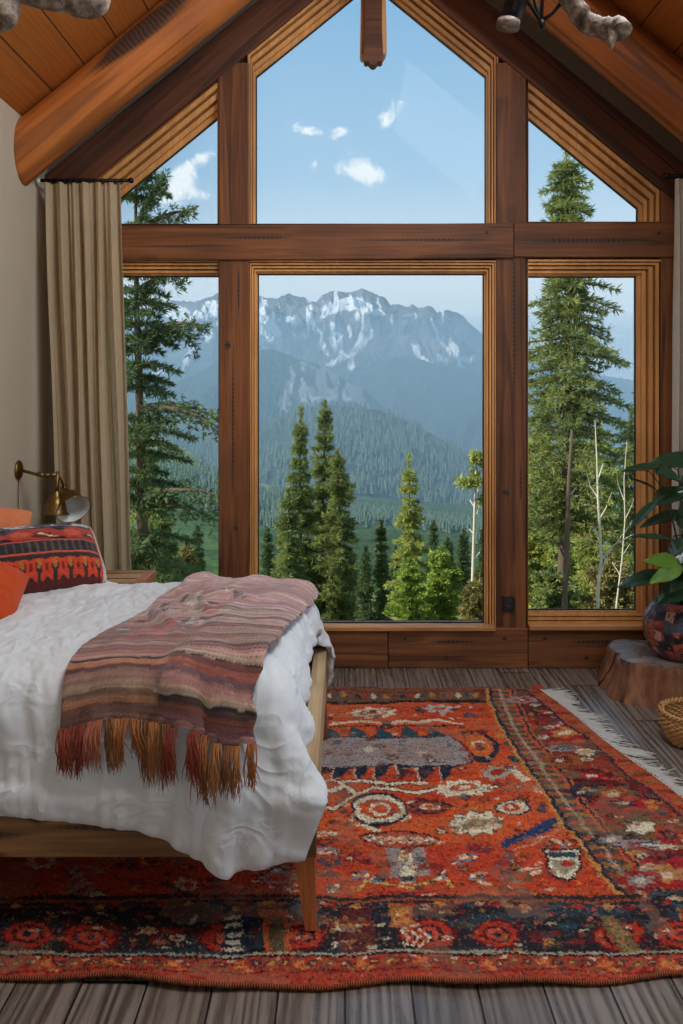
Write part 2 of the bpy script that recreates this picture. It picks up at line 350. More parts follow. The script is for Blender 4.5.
# painting a flat colour pattern onto the points of a fabric
def setcol(me, col):
    a = me.color_attributes.new('Col', 'FLOAT_COLOR', 'POINT'); n = len(me.vertices)
    c = np.ones((n, 4), dtype=np.float32); c[:, :3] = col; a.data.foreach_set('color', c.ravel())
class Paint:
    def __init__(s, x, y, base): s.x = x; s.y = y; s.c = np.tile(np.array(lin(base)), (len(x), 1))
    def put(s, m, col, a=1.0): s.c[m] = s.c[m]*(1-a)+np.array(lin(col))*a
    def poly(s, pts, col, a=1.0, inside=None):
        xs = [p[0] for p in pts]; ys = [p[1] for p in pts]
        idx = np.nonzero((s.x >= min(xs)) & (s.x <= max(xs)) & (s.y >= min(ys)) & (s.y <= max(ys)))[0]
        if len(idx) == 0: return
        x = s.x[idx]; y = s.y[idx]; r = np.zeros(len(idx), bool); n = len(pts)
        for i in range(n):
            (x0, y0), (x1, y1) = pts[i], pts[(i+1) % n]
            if y0 == y1: continue
            cnd = ((y0 > y) != (y1 > y)) & (x < (x1-x0)*(y-y0)/(y1-y0)+x0); r ^= cnd
        s.put(idx[r], col, a)
    def line(s, pts, w, col, a=1.0):
        for (x0, y0), (x1, y1) in zip(pts[:-1], pts[1:]):
            idx = np.nonzero((s.x >= min(x0, x1)-w) & (s.x <= max(x0, x1)+w) & (s.y >= min(y0, y1)-w) & (s.y <= max(y0, y1)+w))[0]
            if len(idx) == 0: continue
            x = s.x[idx]-x0; y = s.y[idx]-y0; ddx, ddy = x1-x0, y1-y0; L = ddx*ddx+ddy*ddy+1e-9
            t = np.clip((x*ddx+y*ddy)/L, 0, 1); d = np.hypot(x-t*ddx, y-t*ddy); s.put(idx[d < w/2], col, a)
    def ell(s, cx, cy, rx, ry, col, a=1.0, r0=0.0, wob=0, k=8):
        dx_, dy_ = (s.x-cx)/rx, (s.y-cy)/ry; r = np.hypot(dx_, dy_)
        if wob: r = r*(1+wob*np.cos(k*np.arctan2(dy_, dx_)))
        s.put((r < 1) & (r >= r0), col, a)
# ================================================================ the room
D = 5.29                     # the room side of the window timbers
def W(x, y, off=0.0): v = P(x, y, D); v.y += off; return v
AX, AZ, SL = .165, 4.98, .82
XL, XR, YB = -1.87, 2.2, -2.6
def struct(name, mb, mat, parent=None, smooth=False):
    o = mb.build(name, mat, parent, smooth)
    if parent is None: o['kind'] = 'structure'
    return o
struct('floor', MB().box(XL-.1, XR+.1, YB-.1, 5.56, -.12, 0), M['floor'])
struct('wall_left', MB().box(XL-.12, XL, YB, 5.5, 0, 3.42), M['plaster'])
b = MB(); b.box(XR, XR+.12, YB, 1.3, 0, 3.42); b.box(XR, XR+.12, 3.9, 5.5, 0, 3.42); b.box(XR, XR+.12, 1.3, 3.9, 0, .85); b.box(XR, XR+.12, 1.3, 3.9, 2.65, 3.42)
struct('wall_right', b, M['plaster'])
b = MB(); b.box(XL-.12, -1.0, YB-.12, YB, 0, 3.5); b.box(1.6, XR+.12, YB-.12, YB, 0, 3.5); b.box(-1, 1.6, YB-.12, YB, 0, .85); b.box(-1, 1.6, YB-.12, YB, 2.75, 3.5)
b.add([(x, y, z) for y in (YB-.12, YB) for (x, z) in ((XL-.12, 3.4), (XR+.12, 3.4), (AX, 5.1))], [(0, 1, 2), (5, 4, 3), (0, 3, 4, 1), (1, 4, 5, 2), (2, 5, 3, 0)])
struct('wall_back', b, M['plaster'])
th = math.atan(SL); Ls = 2.35*math.hypot(1, SL)
for sgn, nm in ((-1, 'ceiling'), (1, 'ceiling')):
    o = MB().box(0, Ls, YB-.15, 5.62, 0, .2).build(nm, M['ceiling'])
    if sgn > 0: o.rotation_euler = (0, th, 0)
    else:
        o.scale = (-1, 1, 1); o.rotation_euler = (0, -th, 0)
    o.location = (AX, 0, AZ); o['kind'] = 'structure'
struct('trim_1', MB().box(AX-.06, AX+.06, YB, 5.4, AZ-.06, AZ+.25, .01), M['timber'])
# gable plaster above the rafters and beside the outer posts
def prism_xz(mb, pts, y0, y1):
    n = len(pts); vs = [(x, y0, z) for (x, z) in pts]+[(x, y1, z) for (x, z) in pts]
    mb.add(vs, [tuple(range(n))[::-1], tuple(range(n, 2*n))]+[(i, (i+1) % n, (i+1) % n+n, i+n) for i in range(n)])
    return mb
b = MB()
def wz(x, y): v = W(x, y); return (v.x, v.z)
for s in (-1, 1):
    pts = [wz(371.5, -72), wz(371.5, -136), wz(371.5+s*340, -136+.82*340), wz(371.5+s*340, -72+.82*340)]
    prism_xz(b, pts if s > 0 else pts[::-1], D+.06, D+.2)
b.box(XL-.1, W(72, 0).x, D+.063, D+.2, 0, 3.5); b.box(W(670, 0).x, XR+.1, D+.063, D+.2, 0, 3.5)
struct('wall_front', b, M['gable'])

# timber frame of the window wall
TD = .2
def wbeam(name, x0, y0, x1, y1, wpx, mat='timber', dd=0.0, seed=0, d=TD, wav=.003):
    a = W(x0, y0); c = W(x1, y1); a.y += d/2+dd; c.y += d/2+dd
    o = beam(name, a, c, wpx*D/F, d, M[mat], seed=seed, wav=wav); o['kind'] = 'structure'; return o
wbeam('rafter_timber', 371.5, -71, 40, -71+.82*331.5, 34.5, 'timber_dark', .002, 1)
wbeam('rafter_timber', 371.5, -71, 712, -71+.82*340.5, 34.5, 'timber_dark', .0, 2)
K_ = (34, 22, 15); T_ = ((100, 58, 31), (146, 90, 50), (34, 20, 12))
M['timber_a'] = wood('timber_transom', *T_, patches=[((2.15, -.1, .008), (.50, .12, .011), K_), ((1.2, -.1, .03), (.22, .12, .008), K_), ((.75, -.1, -.02), (.42, .12, .005), K_), ((2.62, -.1, .05), (.02, .12, .012), K_)])
M['timber_b'] = wood('timber_short_transom', *T_, patches=[((.45, -.1, -.005), (.46, .12, .011), K_), ((.9, -.1, .04), (.022, .12, .014), K_)])
M['timber_c'] = wood('timber_post_left', *T_, patches=[((1.76, -.1, .035), (.030, .12, .022), K_), ((.62, -.1, -.01), (.026, .12, .014), K_), ((1.35, -.1, .005), (.62, .12, .008), K_), ((2.1, -.1, -.03), (.22, .12, .008), K_)])
M['timber_d'] = wood('timber_post_right', *T_, patches=[((.84, -.1, .03), (.028, .12, .02), K_), ((.9, -.1, -.06), (.20, .12, .011), K_), ((1.9, -.1, -.02), (.5, .12, .008), K_)])
M['timber_e'] = wood('timber_sill', *T_, patches=[((.40, -.1, .04), (.17, .12, .011), K_), ((.10, -.1, .06), (.02, .12, .012), K_), ((.36, -.1, -.06), (.02, .12, .012), K_), ((.72, -.1, .06), (.018, .12, .012), K_)])
wbeam('window_post', 233.6, 628, 233.6, 260, 31, 'timber_c', seed=3, dd=.012)
wbeam('window_post', 511.5, 628, 511.5, 256, 30.5, 'timber_d', seed=4, dd=.012)
wbeam('window_post', 233.6, 224, 233.6, 62, 31, seed=13, dd=.012)
wbeam('window_post', 511.8, 224, 511.8, 62, 30.5, seed=14, dd=.012)
wbeam('window_post', 669, 668, 669, 178, 14, seed=5, dd=.014)
wbeam('window_post', 74, 668, 74, 178, 14, seed=6, dd=.014)
wbeam('transom_beam', 66, 244, 513.3, 240.5, 35.5, 'timber_a', seed=7, dd=-.004)
wbeam('transom_beam', 514.3, 239.5, 676, 239.5, 35, 'timber_b', seed=8, dd=-.002)
wbeam('sill_timber', 66, 648, 387.5, 648, 40, 'timber_e', seed=9, dd=-.01)
wbeam('sill_timber', 388.5, 648, 527.3, 648, 40, 'timber_e', seed=10, dd=-.008)
wbeam('sill_timber', 528.3, 648, 690, 648, 40, 'timber_e', seed=11, dd=-.01)
b = MB(); a0 = W(528.5, 629); a1 = W(664, 624); b.box(a0.x, a1.x, D-.035, D+.05, a0.z, a1.z-.002, .004)
struct('trim_2', b, M['trim_x'])
b = MB(); a0 = W(250, 630); a1 = W(495, 626); b.box(a0.x, a1.x, D-.03, D+.05, a0.z, a1.z, .004)
struct('trim_3', b, M['trim_x'])
struct('trim_4', MB().box(W(66, 0).x, W(690, 0).x, D+.01, D+.19, -.01, W(0, 667).z), M['timber_dark'])

def offset_poly(pts, wid):
    """pts anticlockwise as seen (y down); wid[i] belongs to the edge i -> i+1"""
    n = len(pts); out = []
    ar = sum(pts[i][0]*pts[(i+1) % n][1]-pts[(i+1) % n][0]*pts[i][1] for i in range(n))
    sg = 1 if ar > 0 else -1
    L = []
    for i in range(n):
        (x0, y0), (x1, y1) = pts[i], pts[(i+1) % n]; l = math.hypot(x1-x0, y1-y0)
        nx_, ny_ = (y1-y0)/l*sg, -(x1-x0)/l*sg
        L.append((x0+nx_*wid[i], y0+ny_*wid[i], (x1-x0)/l, (y1-y0)/l))
    for i in range(n):
        a = L[i-1]; c = L[i]; det = a[2]*c[3]-a[3]*c[2]
        t = ((c[0]-a[0])*c[3]-(c[1]-a[1])*c[2])/det
        out.append((a[0]+t*a[2], a[1]+t*a[3]))
    return out
PROF = [(0, .125), (0, .09), (.16, .09), (.16, .06), (.32, .06), (.33, .10), (.40, .10), (.41, .045), (.58, .045), (.59, .08), (.65, .08), (.66, .03), (.80, .03), (.81, .06), (.86, .06), (.87, .02), (1, .02), (1, .14)]
def window(i, pts, wid, sub=1):
    root = empty('window_%d' % i, W(sum(p[0] for p in pts)/len(pts), max(p[1] for p in pts)), kind='structure')
    vs = []; fs = []; n = len(pts)
    for (t, dy_) in PROF:
        for (x, y) in offset_poly(pts, [w*t+1e-4 for w in wid]):
            # the opening is laid out at the depth of the glass
            X, Z = (x-VX)/F*(D+.06), EYE+(VY-y)/F*(D+.06)
            vs.append((X, D+dy_, Z))
    for k in range(len(PROF)-1):
        for j in range(n):
            a = k*n+j; c = k*n+(j+1) % n; fs.append((a, c, c+n, a+n))
    mesh_obj('window_frame', vs, fs, M['trim'], root)
    xz = [((x-VX)/F*(D+.06), EYE+(VY-y)/F*(D+.06)) for (x, y) in offset_poly(pts, [.6]*n)]
    # dark glazing gasket then the pane
    gk = MB(); inner = [((x-VX)/F*(D+.06), EYE+(VY-y)/F*(D+.06)) for (x, y) in offset_poly(pts, [-1.2]*n)]
    m_ = len(xz); v2 = [(x, D+.105, z) for x, z in xz]+[(x, D+.105, z) for x, z in inner]+[(x, D+.118, z) for x, z in inner]
    gk.add(v2, [(j, (j+1) % m_, (j+1) % m_+m_, j+m_) for j in range(m_)]+[(j+m_, (j+1) % m_+m_, (j+1) % m_+2*m_, j+2*m_) for j in range(m_)])
    gk.build('gasket', M['blackplastic'], root)
    prism_xz(MB(), xz, D+.112, D+.118).build('glass_pane', M['glass'], root)
    return root
window(1, [(257, 625), (485, 625), (485, 273), (257, 273)], [3, 10, 11.5, 8])
window(2, [(103, 614), (218.5, 614), (218.5, 275), (103, 275)], [12, 2, 14, 22])
window(3, [(528.5, 612), (638, 612), (638, 275.5), (528.5, 275.5)], [13, 24, 15, 2])
window(4, [(255, 223.5), (487, 223.5), (487, 74.5), (371.5, -20), (255, 74.5)], [1.5, 10, 24, 24, 6.5])
window(5, [(528.5, 221.5), (640, 221.5), (640, 207), (528.5, 115)], [1.5, 22, 29, 1.5])
window(6, [(103, 223.5), (217.5, 223.5), (217.5, 115), (103, 209)], [1.5, 1.5, 29, 22])
# side and rear windows added out of view, only to hold the fill lights
for i, (ax, u0, u1, z0, z1, c) in enumerate([('x', 1.3, 3.9, .85, 2.65, XR+.03), ('y', -1.0, 1.6, .85, 2.75, YB-.05)]):
    root = empty('window_%d' % (7+i), (c, u0, z0) if ax == 'x' else (u0, c, z0), kind='structure'); b = MB(); gp = MB()
    def bx(a0, a1, q0, q1, mb, t=.03):
        if ax == 'x': mb.box(c-t, c+t, a0, a1, q0, q1)
        else: mb.box(a0, a1, c-t, c+t, q0, q1)
    um = (u0+u1)/2
    for (a0, a1, q0, q1) in ((u0, u1, z0, z0+.05), (u0, u1, z1-.05, z1), (u0, u0+.05, z0, z1), (u1-.05, u1, z0, z1), (um-.03, um+.03, z0, z1)): bx(a0, a1, q0, q1, b)
    b.build('window_frame', M['trim'], root)

sk = empty('window_9', (.95, 2.6, 4.30), kind='structure')  # frame added around the overhead fill light; no opening behind it
fb = MB()
for (a0, a1, q0, q1) in ((-.6, .6, -1.05, -.99), (-.6, .6, 0.99, 1.05), (-.6, -.55, -1.05, 1.05), (.55, .6, -1.05, 1.05)): fb.box(a0, a1, q0, q1, -.03, .02)
ro = mesh_obj('window_frame', fb.v, fb.f, M['trim'], sk, local=True); ro.rotation_euler = (0, th, 0)
# logs under the roof boards
def log_rafter(name, side, mat, seed):
    r = .152 if side < 0 else .158; off = r*math.hypot(1, SL); Yc = 4.95 if side < 0 else 4.8
    x1 = XL-.02 if side < 0 else XR+.02
    z0 = AZ-off; z1 = AZ-SL*abs(x1-AX)-off
    p0 = Vector((x1, Yc, z1)); p1 = Vector((AX+.02*side, Yc, z0)); L = (p1-p0).length; X = (p1-p0).normalized(); Yv = Vector((0, 1, 0)); Z = X.cross(Yv)
    vs = []; fs = []; nx, ns = 60, 32
    for i in range(nx+1):
        t = i/nx; x = L*t
        for j in range(ns):
            a = 2*PI*j/ns
            q = 1+.05*noise.noise(Vector((x*1.1+seed, math.cos(a), math.sin(a))))+.02*noise.noise(Vector((x*4+seed, 2*math.cos(a), 2*math.sin(a))))
            # the foot of the log is cut square to the floor where it meets the wall
            rr = r*q; z_ = rr*math.sin(a); xx = x
            if i < 9: xx = x+z_*SL*(1 if side < 0 else -1)*(1-i/9)
            vs.append((xx, rr*math.cos(a), z_))
    for i in range(nx):
        for j in range(ns):
            a0 = i*ns+j; a1 = i*ns+(j+1) % ns; fs.append((a0, a0+ns, a1+ns, a1))
    fs.append(tuple(range(ns))); fs.append(tuple(nx*ns+j for j in range(ns))[::-1])
    o = mesh_obj(name, vs, fs, M[mat], smooth=True); o.matrix_world = Matrix((X, Yv, Z)).transposed().to_4x4(); o.location = p0; o['kind'] = 'structure'
    return o
log_rafter('log_rafter', -1, 'log_l', 3); log_rafter('log_rafter', 1, 'log_r', 9)
# carved post end that hangs from the ridge
kp = empty('carved_ridge_pendant', P(373, 64, 5.12), 'carved brown wooden post end hanging from the ridge before the top window', 'pendant')
def pxz(x, y, Y): v = P(x, y, Y); return (v.x, v.z)
pts = [(382.5, -60), (365.5, -60), (365, 30), (363.6, 57), (364.5, 61), (366.5, 62), (368, 61), (369.5, 62.5), (371, 64.3), (373.2, 65), (375.5, 64.3), (377, 62.5), (378.5, 61), (380.5, 61.8), (382.6, 60.5), (383.4, 57), (382, 30)]
prism_xz(MB(), [pxz(x, y, 5.08) for x, y in pts[::-1]], 5.08, 5.16).build('post_face', M['timber_dark'], kp)
for s in ([(362, -60), (367, -60), (367, 56.5), (361.5, 56), (360, 53)], [(380, -60), (384.5, -60), (386.8, 51), (384.5, 55), (380, 56)]):  # paler wood stands in for light on the post's side faces
    prism_xz(MB(), [pxz(x, y, 5.17) for x, y in s], 5.15, 5.27).build('lit_side', M['trim'], kp)

# black socket outlet on the post
ou = empty('wall_outlet', P(508, 612, D), 'small black double socket outlet low on the window post', 'outlet')
a0 = P(502.5, 611.5, D); a1 = P(514.5, 597, D)
MB().box(a0.x, a1.x, D-.003, D+.012, a0.z, a1.z, .002).build('cover_plate', M['blackplastic'], ou)
for zc in (.3, .7):
    z = a0.z+(a1.z-a0.z)*zc; xm = (a0.x+a1.x)/2
    MB().box(xm-.02, xm+.02, D-.007, D-.001, z-.014, z+.014, .003).build('socket', plain('socket_face', (48, 44, 44), .35), ou)

# ---------------------------------------------------------------- curtains
def curtain(root, px0, px1, pb0, pb1, ytop, Yc, mat, nf, seed, zb=.03, amp=.032):
    nx, nz = 220, 60; z1 = P(0, ytop, Yc).z; vs = []
    rr = random.Random(seed); ph = [rr.uniform(0, 6.28) for _ in range(6)]
    for i in range(nz+1):
        t = i/nz; z = z1+(zb-z1)*t
        x0 = (px0+(pb0-px0)*min(1, t*1.25)-VX)/F*Yc; x1 = (px1+(pb1-px1)*min(1, t*1.25)-VX)/F*Yc
        for j in range(nx+1):
            u = j/nx; a = amp*(.55+.6*min(1, t*4))
            uu = u+.012*math.sin(3*u*6.28+ph[3]+t*2.1)+.01*math.sin(t*5+u*9)
            y = a*math.sin(nf*6.283*uu+ph[0])+a*.45*math.sin(nf*1.7*6.283*uu+ph[1]+1.3*t)+a*.3*math.sin(nf*3.3*6.283*uu+ph[2]-t*1.1)
            y += .02*noise.noise(Vector((u*5, t*3, seed)))
            vs.append((x0+(x1-x0)*u+.006*math.cos(nf*6.283*uu+ph[0]), Yc+y, z))
    fs = [(i*(nx+1)+j, i*(nx+1)+j+1, (i+1)*(nx+1)+j+1, (i+1)*(nx+1)+j) for i in range(nz) for j in range(nx)]
    return rebase(mesh_obj('curtain', vs, np.array(fs), M[mat], None, True))
Yc = 5.12
r1 = empty('curtain_rod', P(85, 180, Yc), 'black iron curtain rod with hooks left of the tall window', 'curtain rod')
z = P(0, 180.5, Yc).z
b = MB(); b.tube([P(39, 180.5, Yc), P(130, 180.5, Yc)], .011, 12); b.build('rod', M['iron'], r1, True)
for x in (38.5, 131):
    b = MB(); p = P(x, 180.5, Yc); b.lathe([(.001, -.018), (.014, -.012), (.018, 0), (.014, .012), (.001, .018)], p, 14, (1, 0, 0)); b.build('finial', M['lampwhite'] if x < 50 else M['iron'], r1, True)
for k in range(13):
    p = P(46+k*6.3, 180.5, Yc); b = MB()
    b.tube([p+Vector((.001*math.sin(t), .016*math.cos(t), .016*math.sin(t)-.004)) for t in [i*2*PI/12 for i in range(13)]], .0042, 6, False)
    b.build('ring', M['iron'], r1, True)
b = MB(); b.tube([P(44, 180.5, Yc), P(44, 180.5, Yc)+Vector((0, .2, 0))], .008, 8); b.build('bracket', M['iron'], r1)
c1 = curtain(r1, 47, 122, 61, 133, 183, Yc, 'curtain', 6, 5)
tag(c1, 'beige linen curtain hanging in folds beside the left window', 'curtain')
r2 = empty('curtain_rod', P(690, 176, Yc), 'black iron curtain rod end at the upper right post', 'curtain rod')
b = MB(); b.tube([P(668, 176, Yc), P(700, 176, Yc)], .011, 12); b.build('rod', M['iron'], r2, True)
b = MB(); b.lathe([(.001, -.024), (.016, -.014), (.02, 0), (.016, .014), (.001, .024)], P(667, 176, Yc), 14, (1, 0, 0)); b.build('finial', M['iron'], r2, True)
c2 = curtain(r2, 675.5, 696, 673.5, 696, 179, Yc, 'curtain_w', 4, 8, amp=.02)
tag(c2, 'off-white linen curtain at the right edge behind the potted plant', 'curtain')
# ================================================================ the land outside
def vnoise(x, y, seed=0):
    xi = np.floor(x).astype(np.int64); yi = np.floor(y).astype(np.int64); fx = x-xi; fy = y-yi
    fx = fx*fx*fx*(fx*(fx*6-15)+10); fy = fy*fy*fy*(fy*(fy*6-15)+10)
    def h(a, b):
        n = (a*374761393+b*668265263+seed*1442695041) & 0x7fffffff
        n = ((n ^ (n >> 13))*1274126177) & 0x7fffffff
        return ((n ^ (n >> 16)) & 0xffff)/65535.0
    return (h(xi, yi)*(1-fx)+h(xi+1, yi)*fx)*(1-fy)+(h(xi, yi+1)*(1-fx)+h(xi+1, yi+1)*fx)*fy
def fbm(x, y, o=5, seed=0, ridged=False, gain=.5):
    s = 0; a = 1; t = 0
    for k in range(o):
        n = vnoise(x*2**k, y*2**k, seed+k*17)
        if ridged: n = 1-np.abs(2*n-1); n = n*n
        s = s+a*n; t += a; a *= gain
    return s/t
def in_poly(x, y, pts):
    r = np.zeros(x.shape, bool); n = len(pts)
    for i in range(n):
        (x0, y0), (x1, y1) = pts[i], pts[(i+1) % n]
        if y0 != y1: r ^= ((y0 > y) != (y1 > y)) & (x < (x1-x0)*(y-y0)/(y1-y0)+x0)
    return r
def massif(name, ridge, Yr, foot, Yf, mat, nx=420, ny=150, amp=.2, fr=3.0, seed=1, pw=.8, back=900, jag=0, spur=1.0, paint=None):
    """a range whose crest follows `ridge` (x, y of the photograph at depth Yr) and whose foot lies at Yf"""
    rx = np.array([(p[0]-VX)/F*Yr for p in ridge]); rz = np.array([EYE+(VY-p[1])/F*Yr for p in ridge])
    fx_ = np.array([(p[0]-VX)/F*Yf for p in foot]); fz = np.array([EYE+(VY-p[1])/F*Yf for p in foot])
    X = np.linspace(rx[0], rx[-1], nx)
    T = np.concatenate([np.linspace(-.35, -.02, 8), np.linspace(0, 1, ny)])       # 0 crest, 1 foot
    XX, TT = np.meshgrid(X, T)
    tt = np.clip(TT, 0, 1)
    Yg = Yr+(Yf-Yr)*tt+np.where(TT < 0, -TT*back, 0)
    # spurs: the crest line wanders with the noise so that shoulders and gullies run down the face
    sp = fbm((XX+(fbm(XX/Yr*9, tt*3, 3, seed+40)-.5)*Yr*.12)/Yr*fr*6+3*seed+tt*1.3, tt*3.2+seed, 4, seed, True)
    R0 = np.interp(X, rx, rz); kk = np.exp(-np.linspace(-2.5, 2.5, 2*(nx//22)+1)**2); kk /= kk.sum(); h_ = nx//22
    Rs = np.convolve(np.pad(R0, h_, mode='edge'), kk, 'valid')
    bl = np.clip(tt*3.2, 0, 1)**.7; Rr = np.tile(R0, (len(T), 1)); R = Rr*(1-bl)+np.tile(Rs, (len(T), 1))*bl
    Fz = np.interp(XX*Yf/Yr, fx_, fz)
    H = R-Fz
    prof = (1-tt)**pw
    e = np.clip(tt*2.6, 0, 1)*np.clip((1-tt)*3, 0, 1)
    xw = XX+(fbm(XX/500, tt*3, 4, seed+2)-.5)*700
    n1 = fbm(xw/Yr*fr*13+tt*2.2, tt*fr*4.2, 6, seed+5, True)
    Z = Fz+H*prof+e*H*amp*((sp-.45)*1.5*spur+(n1-.42)*.7)
    Z = np.minimum(Z, EYE+((Rr-EYE)/Yr-.0008*np.clip(tt*8, 0, 1)-.004*tt*np.clip(H/200, 0, 1))*Yg+(8 if jag else 0)*0)
    if jag: Z = Z+np.clip(1-np.abs(TT)*8, 0, 1)*jag*(fbm(XX/Yr*140, TT*4, 4, seed+9, True)-.5)
    Z = np.where(TT < 0, R+TT*np.maximum(H, 60)*1.3, Z)
    # keep the plan position on the ray of the crest so that shoulders fan out towards the foot
    Xw = XX*(Yg/Yr)
    V = np.stack([Xw, Yg, Z], -1).reshape(-1, 3)
    r, c = len(T), nx
    i = np.arange(r*c).reshape(r, c); fcs = np.stack([i[:-1, :-1].ravel(), i[1:, :-1].ravel(), i[1:, 1:].ravel(), i[:-1, 1:].ravel()], 1)
    o = mesh_obj(name, V, fcs, mat, smooth=True); o['kind'] = 'structure'
    if paint is not None:
        px = VX+V[:, 0]/V[:, 1]*F; py = VY-(V[:, 2]-EYE)/V[:, 1]*F
        setcol(o.data, paint(px, py, V, (TT.ravel())))
    return o, (Xw, Yg, Z)
def land_mat(name, rough=.95, bump=.6, scale=.02, bd=8.0, grain=.3):
    m, g = new_mat(name); tc = g.n('ShaderNodeTexCoord', out=3)
    c = g.n('ShaderNodeAttribute', {}, out=0, attribute_name='Col')
    nz = g.n('ShaderNodeTexNoise', {'Vector': tc, 'Scale': scale, 'Detail': 8.0, 'Roughness': .6}, out=0)
    c = g.mix(grain, c, g.ramp(nz, [(.3, (.18, .18, .18)), (.7, (1, 1, 1))]), 'MULTIPLY')
    finish(g, pbsdf(g, c, rough, 0, bumpn(g, nz, bump, bd), .1)); return m
M['range'] = land_mat('bare_mountain', scale=.012, bd=60.0, bump=1.0)
M['forest_far'] = land_mat('forested_slope', scale=.045, bd=14.0, bump=1.0, grain=.55)
M['meadow'] = land_mat('meadow', scale=.4, bd=.3)

SNOW = [
 [(258, 302), (268, 314), (274, 320), (283, 334), (276, 340), (270, 343), (264, 337), (258, 329)], [(258, 329), (264, 340), (268, 352), (262, 350), (257, 344)],
 [(289, 317), (300, 316), (304, 320), (296, 324), (287, 322)], [(281, 351), (287, 353), (293, 362), (290, 364), (283, 359)],
 [(322, 308), (330, 303), (342, 300), (351, 295), (362, 299), (373, 306), (385, 314), (380, 317), (366, 313), (352, 309), (340, 311), (330, 316), (322, 320)],
 [(329, 322), (333, 320), (335, 333), (337, 345), (335, 354), (331, 349), (330, 335)], [(336, 330), (345, 336), (343, 342), (345, 352), (341, 354), (339, 345)],
 [(361, 312), (364, 312), (366, 325), (363, 333), (367, 338), (372, 330), (373, 336), (362, 350), (348, 359), (333, 366), (324, 365), (340, 356), (353, 349), (359, 340), (361, 330)],
 [(349, 361), (353, 359), (356, 366), (351, 371), (348, 369)], [(412, 341), (417, 344), (421, 354), (432, 363), (437, 368), (430, 367), (420, 360), (414, 352)],
 [(436, 356), (440, 355), (449, 362), (447, 364), (440, 361)], [(451, 336), (455, 341), (459, 351), (463, 358), (471, 357), (470, 362), (461, 361), (464, 368), (457, 364), (452, 352), (449, 345)],
 [(307, 308), (310, 309), (314, 322), (317, 334), (313, 330), (309, 318)], [(318, 330), (321, 330), (325, 345), (329, 356), (325, 354), (320, 342)],
 [(430, 318), (432, 318), (444, 342), (452, 352), (449, 353), (438, 340)],
 # left window
 [(165, 310), (178, 303), (190, 312), (196, 322), (186, 327), (172, 320)], [(205, 302), (218, 300), (218, 318), (209, 316)], [(190, 338), (197, 344), (196, 356), (188, 365), (182, 370), (187, 352)],
 [(150, 368), (165, 364), (176, 366), (165, 374), (150, 379)], [(200, 326), (210, 324), (214, 336), (207, 343)], [(225, 330), (235, 335), (250, 350), (240, 350)],
]
def paint_range(px, py, V, T):
    n = len(px); q = fbm(px/34, py/26, 5, 3); q2 = fbm(px/9+py/14, py/10, 4, 8)
    a = np.array(lin((72, 76, 82))); b_ = np.array(lin((140, 138, 136))); gr = np.array(lin((60, 84, 66)))
    c = a+(b_-a)*np.clip((q*.6+q2*.5)*1.6-.4, 0, 1)[:, None]
    low = np.clip((py-352+22*(q-.5))/16, 0, 1)[:, None]; c = c*(1-low)+gr*(.7+.5*q2[:, None])*low
    jx = px+(fbm(px/5, py/5, 3, 21)-.5)*7; jy = py+(fbm(px/5+9, py/5, 3, 31)-.5)*6
    s = np.zeros(n, bool)
    for p in SNOW: s |= in_poly(jx, jy, p)
    s |= (py < 338) & (T > 0) & (fbm(px/7, py/15+px/40, 4, 55) > .69)
    c[s] = lin((254, 254, 255)); return c
main_r = [(-40, 330), (20, 318), (80, 300), (123, 312), (150, 318), (162, 308), (172, 299), (184, 301), (196, 301), (217, 294), (238, 288), (257, 295), (274, 298.5), (286, 293.6), (297, 296.6), (306.6, 298.5), (316, 302), (322, 294.7),
          (331, 291), (350, 292), (362, 289), (373, 293), (384.6, 296.6), (390, 305), (396, 303.5), (407.5, 306), (413, 303.5), (419, 308), (426.5, 305), (432, 306), (438, 312.6), (447.5, 309),
          (457, 312), (464.6, 316.4), (470, 323), (476, 329), (483.6, 335), (500, 345), (520, 352), (545, 362), (580, 372), (640, 380), (720, 386)]
massif('mountain_range', main_r, 5200, [(-100, 425), (250, 420), (480, 420), (800, 420)], 3600, M['range'], nx=900, ny=260, amp=.26, fr=2.6, seed=4, pw=.85, jag=20, paint=paint_range)

def paint_forest(base, alt=None, rock=None, edge=None, xmax=None):
    def f(px, py, V, T):
        q = fbm(V[:, 0]/90, V[:, 1]/90, 5, 11); c = np.array(lin(base))*(.65+.7*q[:, None])
        if rock is not None:
            jx = px+(fbm(px/9, py/9, 4, 41)-.5)*16; jy = py+(fbm(px/9+4, py/9, 4, 43)-.5)*14
            r = in_poly(jx, jy, rock) & (fbm(px/8, py/22, 4, 47) > .40)
            c[r] = np.array(lin((176, 176, 172)))*(.8+.35*fbm(px[r]/4, py[r]/9, 3, 49)[:, None])
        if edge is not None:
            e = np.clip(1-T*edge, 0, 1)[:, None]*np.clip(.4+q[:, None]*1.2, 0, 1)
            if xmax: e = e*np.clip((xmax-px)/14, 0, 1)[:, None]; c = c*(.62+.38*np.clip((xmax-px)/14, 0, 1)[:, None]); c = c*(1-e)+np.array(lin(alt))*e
        return c
    return f
massif('forested_ridge', [(240, 420), (300, 405), (335, 392), (358, 378), (384.6, 364), (400, 355.5), (419, 359), (435, 364), (453, 368.5), (483.6, 374), (530, 384), (600, 402), (700, 425)], 3600,
       [(200, 540), (800, 540)], 2500, M['forest_far'], nx=380, ny=110, amp=.22, fr=2.2, seed=12, pw=.9, jag=6, paint=paint_forest((46, 74, 58)))
